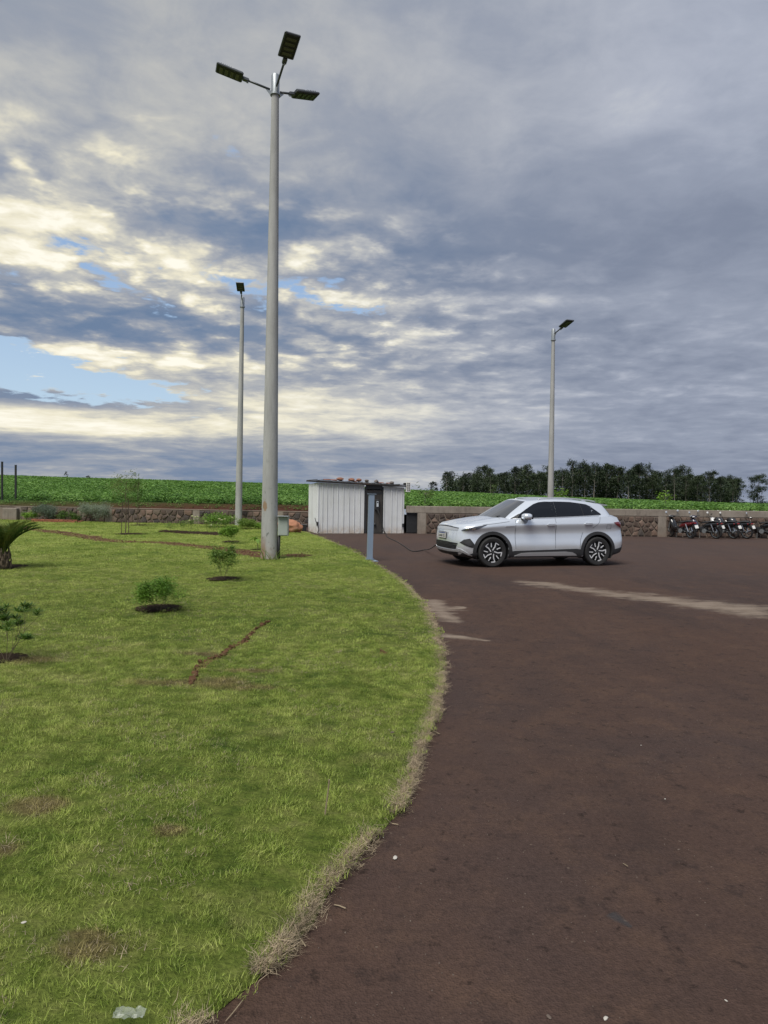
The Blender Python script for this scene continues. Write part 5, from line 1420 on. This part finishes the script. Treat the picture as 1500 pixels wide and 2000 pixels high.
# wheels
def wheel(u, s, steer=0.0):
    w = empty('wheel', (u, s*.80, WR)); w.parent = car; w.rotation_euler = (0, 0, steer)
    t = MB().lathe([(.235, -.105), (.262, -.115), (.315, -.117), (.337, -.100), (.346, -.07), (.347, 0), (.346, .07), (.337, .100), (.315, .117), (.262, .115), (.235, .105), (.235, -.105)], 48, 'Y', cap=False)
    ty = t.build('tyre', MT['rubber'], w, smooth=True, angle=R(35))
    mb = MB()
    for r_ in (-.045, 0, .045): mb.lathe([(.3455, r_-.004), (.350, r_-.003), (.350, r_+.003), (.3455, r_+.004)], 48, 'Y', cap=False)
    rm = MB(); rm.lathe([(.240, s*-.10), (.236, s*.05), (.243, s*.107), (.249, s*.105), (.252, s*.090)][:], 40, 'Y', cap=False)
    rm.lathe([(.232, s*.045), (.12, s*.058), (.05, s*.075), (.0, s*.078)], 40, 'Y', cap=False); rm.build('rim', MT['rim_dark'], w, smooth=True, angle=R(30))
    for k in range(5):
        a0 = 2*math.pi*k/5 + (.30 if u < 2 else .10)
        M = Matrix.Rotation(a0*s, 4, 'Y')
        def bar(poly, mat, nm, y0, d):
            b_ = MB(); b_.prism([(x, z*(1 if s < 0 else -1)) for x, z in poly], d*s, Matrix.Rotation(a0*(1 if s < 0 else -1), 4, 'Y') @ Matrix.Translation((0, s*y0, 0))); b_.build(nm, mat, w)
        bar([(.035, -.030), (.105, -.050), (.228, -.005), (.215, .055), (.10, .005), (.04, .02)], MT['rim_dark'], 'blade', .080, .012)
        bar([(.035, .014), (.135, .014), (.234, .054), (.230, .074), (.130, .036), (.035, .036)], MT['rim_face'], 'spoke', .086, .012)
        bar([(.206, .052), (.232, .058), (.241, -.030), (.215, -.034)], MT['rim_face'], 'spoke_tip', .086, .0125)
        bar([(.104, -.053), (.118, -.036), (.198, -.090), (.188, -.106)], MT['rim_face'], 'spoke_edge', .084, .012)
    MB().lathe([(.0, s*.104), (.028, s*.102), (.032, s*.08)], 16, 'Y').build('hub_cap', MT['dark_metal'], w)
    MB().lathe([(.16, s*.00), (.16, s*.02), (.01, s*.021)], 24, 'Y').build('brake_disc', MT['galv'], w)
for u in (AXF, AXR):
    for s in (-1, 1): wheel(u, s)

# ------------------------------------------------------------------ charging cable from the shed to the car
def nb_pt(v, z): return (v.x, v.y, z)
hp = shM @ Vector((shed_x(736)-.03, -.12, 1.0)); pts = [hp, shM @ Vector((shed_x(741), -.18, .62)), shM @ Vector((shed_x(746), -.30, .16)), shM @ Vector((shed_x(748), -.42, .03))]
for px, py in ((757, 1050), (774, 1058), (790, 1068), (800, 1075), (810, 1078)):
    q = G(px, py); pts.append(Vector((q.x, q.y, .014)))
port = car_o + ax*.75 + lat*.96
e1 = G(828, 1076); pts += [Vector((e1.x, e1.y, .03)), Vector((A(840, 1071, 18.6).x, 18.6, .16)), Vector((port.x-.45, port.y+.25, .40)), Vector((port.x-.1, port.y+.1, .72)), Vector((port.x, port.y-.02, .78))]
cc = crom([tuple(v) for v in pts], 90); cc[:, 2] = np.maximum(cc[:, 2], .013)
cab = MB().tube([tuple(v) for v in cc], .013, 8).build('charging_cable', MT['rubber'], smooth=True)
tag(cab, 'black charging cable looping over the asphalt from the shed to the car\'s nose', 'cable')
lp = [shM @ Vector((shed_x(733)+.1*math.sin(a)*1.0, -.16-.02*math.cos(a), .35+.30*math.cos(a))) for a in np.linspace(0, 2*math.pi, 30)]
c2 = MB().tube([shM @ Vector((shed_x(737), -.1, 1.0))] + [shM @ Vector((shed_x(738)+.03*i, -.13-.03*i, .95-.19*i)) for i in range(1, 5)] + [shM @ Vector((shed_x(748), -.33, .03)), shM @ Vector((shed_x(741), -.40, .016)), shM @ Vector((shed_x(728), -.20, .02))], .013, 8).build('spare_cable', MT['rubber'], smooth=True)
tag(c2, 'second black cable hanging from the charging unit to the shed doorstep', 'cable')

# ------------------------------------------------------------------ motorcycles
MT['bike_red'] = simple('bike_red', (.11, .008, .012), .25, var=.1, coat=1)
MT['bike_black'] = simple('bike_black', (.012, .013, .015), .25, var=.1, coat=1)
MT['bike_blue'] = simple('bike_blue', (.015, .02, .05), .25, var=.1, coat=1)
MT['bike_white'] = simple('bike_white', (.62, .62, .62), .3, var=.05, coat=1)
MT['lens_grey'] = simple('lens', (.35, .38, .42), .1, var=.05, coat=1)
def bike(loc, rz, kind, col, acc, label):
    """kind 'step' = step-through scooter-bike, 'street' = tank and fairing; x forward"""
    r_ = empty('motorcycle', loc, rz, label, 'motorcycle', 'motorcycles parked along the wall')
    r_.rotation_euler = (R(-6), 0, rz); r_.scale = (.93, .93, .93)
    WB = 1.24; r0 = .295 if kind == 'step' else .31
    for x, w in ((0, .05), (WB, .04)):
        h = empty('wheel', (x, 0, r0)); h.parent = r_
        prof = [(r0-.055+.055*math.sin(t)*.0 + .05*math.cos(t)+.0, w*math.sin(t)) for t in np.linspace(-1.9, 1.9, 9)]
        MB().lathe(prof, 28, 'Y', cap=False).build('tyre', MT['rubber'], h, smooth=True)
        MB().lathe([(r0-.075, -.02), (r0-.060, -.025), (r0-.060, .025), (r0-.075, .02)], 28, 'Y', cap=False).build('rim', MT['galv'], h)
        mb = MB()
        for k in range(5): mb.box((0, 0, (r0-.07)/2), (.028, .02, r0-.07)); 
        for k in range(5):
            s_ = MB(); s_.M = Matrix.Rotation(2*math.pi*k/5, 4, 'Y'); s_.box((0, 0, (r0-.05)/2+.01), (.030, .018, r0-.09)); s_.build('spoke', MT['dark_metal'], h)
        MB().lathe([(.05, -.05), (.05, .05)], 14, 'Y').build('hub', MT['galv'], h)
    MB().tube([(.0, .10, r0), (.45, .07, .36)], .024, 6).build('swingarm', MT['dark_metal'], r_); MB().tube([(.0, -.10, r0), (.45, -.07, .36)], .024, 6).build('swingarm', MT['dark_metal'], r_)
    for s in (-1, 1):
        MB().tube([(WB, s*.075, r0), (WB-.13, s*.08, .72)], .022, 8).build('fork', MT['galv'], r_)
        MB().tube([(.03, s*.12, r0+.02), (.16, s*.12, .66)], .026, 8).build('shock', MT['chrome'], r_)
        MB().tube([(WB-.17, s*.02, .96), (WB-.22, s*.22, 1.0), (WB-.30, s*.34, .99)], .013, 6).build('handlebar', MT['dark_metal'], r_)
        MB().tube([(WB-.25, s*.26, .99), (WB-.20, s*.30, 1.10), (WB-.20, s*.33, 1.16)], .007, 6).build('mirror_stem', MT['dark_metal'], r_)
        mm = MB(); mm.M = Matrix.Translation((WB-.20, s*.345, 1.19)); mm.lathe([(.0, .012), (.05, .010), (.058, .0), (.05, -.012), (.0, -.016)], 14, 'X')
        mm.v = [(x, y*1.2-.2*s*.345, z) for x, y, z in mm.v]; mm.build('mirror', MT['lens_grey'] if kind == 'step' else MT['bike_white'], r_, smooth=True)
        MB().tube([(.16, s*.14, .34), (.2, s*.20, .32)], .014, 6).build('footpeg', MT['dark_metal'], r_)
        MB().lathe([(.0, -.03), (.025, -.02), (.028, .015), (.0, .03)], 8, 'X', (-.16, s*.14, .70)).build('indicator', MT['red_plastic'], r_)
    fm = MB()
    for i, a in enumerate(np.linspace(R(20), R(160), 9)):
        rr = r0+.035; x, z = WB+rr*math.cos(a), r0+rr*math.sin(a); fm.v += [(x, -.055, z), (x, 0, z+.02), (x, .055, z)]
        if i: q = 3*i; fm.f += [(q-3, q-2, q+1, q), (q-2, q-1, q+2, q+1)]; fm.mi += [0, 0]
    fm.build('front_fender', MT[acc if kind == 'step' else col], r_, smooth=True)
    MB().box((.56, 0, .37), (.34, .22, .24), bev=.05).build('engine', MT['dark_metal'], r_); MB().lathe([(.10, -.13), (.10, .13)], 16, 'Y', (.50, 0, .34)).build('crankcase', MT['galv'], r_)
    MB().tube([(.75, -.13, .40), (.60, -.15, .24), (.30, -.16, .24), (-.18, -.17, .36)], [.022, .024, .040, .045], 10).build('exhaust', MT['chrome'] if kind == 'street' else MT['dark_metal'], r_, smooth=True)
    MB().tube([(.70, .1, .26), (.66, .22, .05), (.66, .26, .0)], .012, 6).build('side_stand', MT['dark_metal'], r_)
    # tail, seat, plate
    def blob_(name, pts, mat, parent=r_):
        """lofted fairing: list of (x, z_low, z_high, half width)"""
        P = []; F = []; n_ = 10
        for (x, zl, zh, hw) in pts:
            for k in range(n_):
                a = 2*math.pi*k/n_; P.append((x, hw*math.copysign(abs(math.cos(a))**.8, math.cos(a)), (zl+zh)/2+(zh-zl)/2*math.copysign(abs(math.sin(a))**.8, math.sin(a))))
        for i in range(len(pts)-1):
            for k in range(n_): l = (k+1) % n_; F.append((i*n_+k, i*n_+l, (i+1)*n_+l, (i+1)*n_+k))
        F += [tuple(range(n_-1, -1, -1)), tuple(range((len(pts)-1)*n_, len(pts)*n_))]
        return MB().add(P, F).build(name, MT[mat], parent, smooth=True, angle=R(50))
    blob_('tail_fairing', [(-.26, .70, .76, .05), (-.10, .60, .77, .10), (.15, .52, .76, .13), (.42, .46, .70, .12), (.60, .44, .60, .08)], col)
    blob_('seat', [(-.16, .755, .815, .09), (.05, .745, .835, .13), (.30, .72, .79, .135), (.52, .70, .77, .11), (.62, .68, .74, .07)], 'black_plastic')
    if kind == 'step':
        blob_('leg_shield', [(WB-.42, .34, .46, .07), (WB-.34, .30, .70, .15), (WB-.24, .42, .88, .17), (WB-.14, .60, .92, .12), (WB-.08, .72, .88, .06)], acc)
        blob_('centre_cover', [(.50, .42, .58, .10), (.70, .36, .52, .10), (WB-.36, .34, .56, .09)], 'bike_black')
        blob_('handlebar_cover', [(WB-.30, .93, 1.0, .10), (WB-.20, .90, 1.04, .16), (WB-.08, .92, 1.0, .10)], acc)
        MB().lathe([(.0, .07), (.05, .055), (.065, .0), (.05, -.03)], 14, 'X', (WB-.08, 0, .96)).build('headlight', MT['lens_grey'], r_, smooth=True)
        mb = MB(); mb.tube([(-.22, -.10, .80), (-.30, 0, .82), (-.22, .10, .80)], .012, 6).build('grab_rail', MT['chrome'], r_, smooth=True)
    else:
        blob_('tank', [(.52, .68, .80, .10), (.62, .66, .93, .15), (.80, .68, .97, .16), (.95, .74, .90, .10)], col)
        blob_('front_fairing', [(.72, .46, .62, .12), (.86, .50, .80, .19), (1.00, .62, .92, .18), (1.16, .74, 1.00, .12), (1.24, .80, .94, .06)], acc)
        MB().box((1.10, 0, 1.05), (.012, .20, .18), Matrix.Rotation(R(-35), 3, 'Y'), bev=.004).build('screen', MT['glass'], r_)
        MB().lathe([(.0, .05), (.06, .03), (.065, -.02)], 12, 'X', (1.22, 0, .86)).build('headlight', MT['lens_grey'], r_, smooth=True)
    MB().box((-.27, 0, .70), (.05, .14, .06), bev=.015).build('tail_light', MT['red_plastic'], r_)
    MB().prism([(-.16, .62), (-.36, .44), (-.34, .42), (-.12, .56)], .10, Matrix.Translation((0, -.05, 0))).build('rear_fender', MT['black_plastic'], r_)
    pp = MB(); pp.M = Matrix.Translation((-.345, 0, .55)) @ Matrix.Rotation(R(22), 4, 'Y'); pp.box((0, 0, 0), (.008, .19, .15), bev=.003); pp.build('number_plate', MT['white_plastic'], r_)
def bike_at(px, py, rz, kind, col, acc, label):
    q = G(px, py); bike((q.x, q.y, 0), rz, kind, col, acc, label)
bike_at(1350, 1052, R(112), 'step', 'bike_red', 'bike_black', 'dark red step-through motorcycle, leftmost of the row and nearest the wall column')
bike_at(1399, 1052.5, R(124), 'step', 'bike_black', 'bike_blue', 'black scooter-style motorcycle with blue-black leg shield, second from the left')
bike_at(1433, 1052.5, R(115), 'street', 'bike_black', 'bike_white', 'taller black and white fairing motorcycle in the middle of the row')
bike_at(1459, 1052.5, R(118), 'street', 'bike_black', 'bike_black', 'all black street motorcycle right beside the black and white one')
bike_at(1512, 1053, R(126), 'step', 'bike_black', 'bike_black', 'all black motorcycle partly cut off by the right edge of the photo')

# ------------------------------------------------------------------ small litter on asphalt and lawn
MT['pebble'] = simple('pebble', (.42, .40, .36), .8, var=.3, scale=20); MT['pebble_dark'] = simple('dark_pebble', (.11, .085, .07), .9, var=.4, scale=20)
for i, (px, py, d, mt, lb) in enumerate([(772, 1677, .032, 'pebble', 'flat white pebble on the dark asphalt a little right of the turf edge'),
        (1072, 1988, .020, 'pebble_dark', 'small greyish stone near the bottom edge, left of its twin'), (1183, 1990, .020, 'pebble', 'small pale grey stone at the bottom edge of the asphalt'),
        (1299, 1561, .012, 'pebble', 'tiny white chip on the asphalt at mid right'), (1326, 1660, .014, 'pebble_dark', 'tiny dark pebble on the asphalt right of centre'),
        (1418, 1955, .010, 'pebble', 'tiny pale chip on the asphalt near the lower right corner'), (749, 1636, .008, 'pebble', 'tiny white speck of stone close to the turf edge'),
        (46, 1843, .018, 'pebble', 'small white stone in the grass at lower left'), (766, 1451, .030, 'pebble_dark', 'brown clod of earth on the grass near the turf edge'),
        (1252, 1456, .012, 'pebble', 'tiny white chip far out on the asphalt')]):
    q = G(px, py); z = lawn_z(q.x, q.y)+.02 if q.x < lawn_edge(q.y) else 0
    rock('pebble', (q.x, q.y, z), (d*1.05, d*.6, d*.3), 20+i, MT[mt], lb, 'pebble', 2, rng.uniform(0, 3), .2)
MT['twig'] = simple('twig', (.26, .21, .14), .9, var=.3, scale=20)
for i, (pts, r_, lb) in enumerate([(((643, 1523), (641, 1545), (634, 1598)), .004, 'pale dry stalk standing in the grass near the turf edge'),
        (((752, 1618), (765, 1612), (778, 1616)), .0022, 'short dry straw on the asphalt just off the turf edge, beside the middle fringe'),
        (((575, 1832), (586, 1838), (597, 1856)), .0022, 'dry bent straw on the asphalt near the lower turf edge'),
        (((653, 1770), (663, 1774), (675, 1781)), .0025, 'dry root end sticking out over the asphalt from the turf edge'),
        (((842, 1425), (850, 1432), (858, 1437)), .003, 'small dry twig on the asphalt at the widest bulge of turf'),
        (((441, 1998), (455, 1984), (474, 1962)), .0014, 'thin white stalk on the asphalt at the bottom edge'),
        (((1217, 1689), (1221, 1693), (1226, 1698)), .0016, 'short pale straw lying on the open asphalt')]):
    P = []
    for k, (px, py) in enumerate(pts):
        q = G(px, py); z = .006
        if i == 0:
            base = G(634, 1598, .04); t = A(px, py, base.y+.01*k); P.append((t.x, t.y, max(t.z, .03))); continue
        if q.x < lawn_edge(q.y): z = .05
        P.append((q.x, q.y, z+.004*k))
    tw = MB().tube(P, r_, 5).build('dry_twig', MT['twig']); tag(tw, lb, 'twig')
m, g, b = newmat('clear_film'); setb(g, b, col=(.50, .55, .52), rough=.25, spec=.6, alpha=.28); MT['film'] = m
q = G(258, 2014); V = []; F = []
for j in range(7):
    for i in range(11): V.append(((i-5)*.009, (j-3)*.007-.02, .025+.014*mnoise.noise(Vector((i*.6, j*.7, 2)))))
F = gridF(7, 11); o = MB().add(V, F).build('plastic_scrap', MT['film']); o.location = (q.x, q.y, lawn_z(q.x, q.y)+.01); tag(o, 'crumpled clear plastic scrap on the grass at the bottom edge', 'litter')
# crumbs of gravel and soil scattered on the asphalt
P = []
for i in range(2600):
    y = rng.uniform(1.6, 12); x = rng.uniform(lawn_edge(y)+.02, .62*y+.5)
    if mnoise.noise(Vector((x*1.4, y*1.4, 4))) > -.05 or rng.uniform() < .2: P.append((x, y, .001))
scatter('gravel', P, [clod('grit', 30+i, MT['pebble_dark']) for i in range(3)], .0012, .0042, 1.5, seed=31)
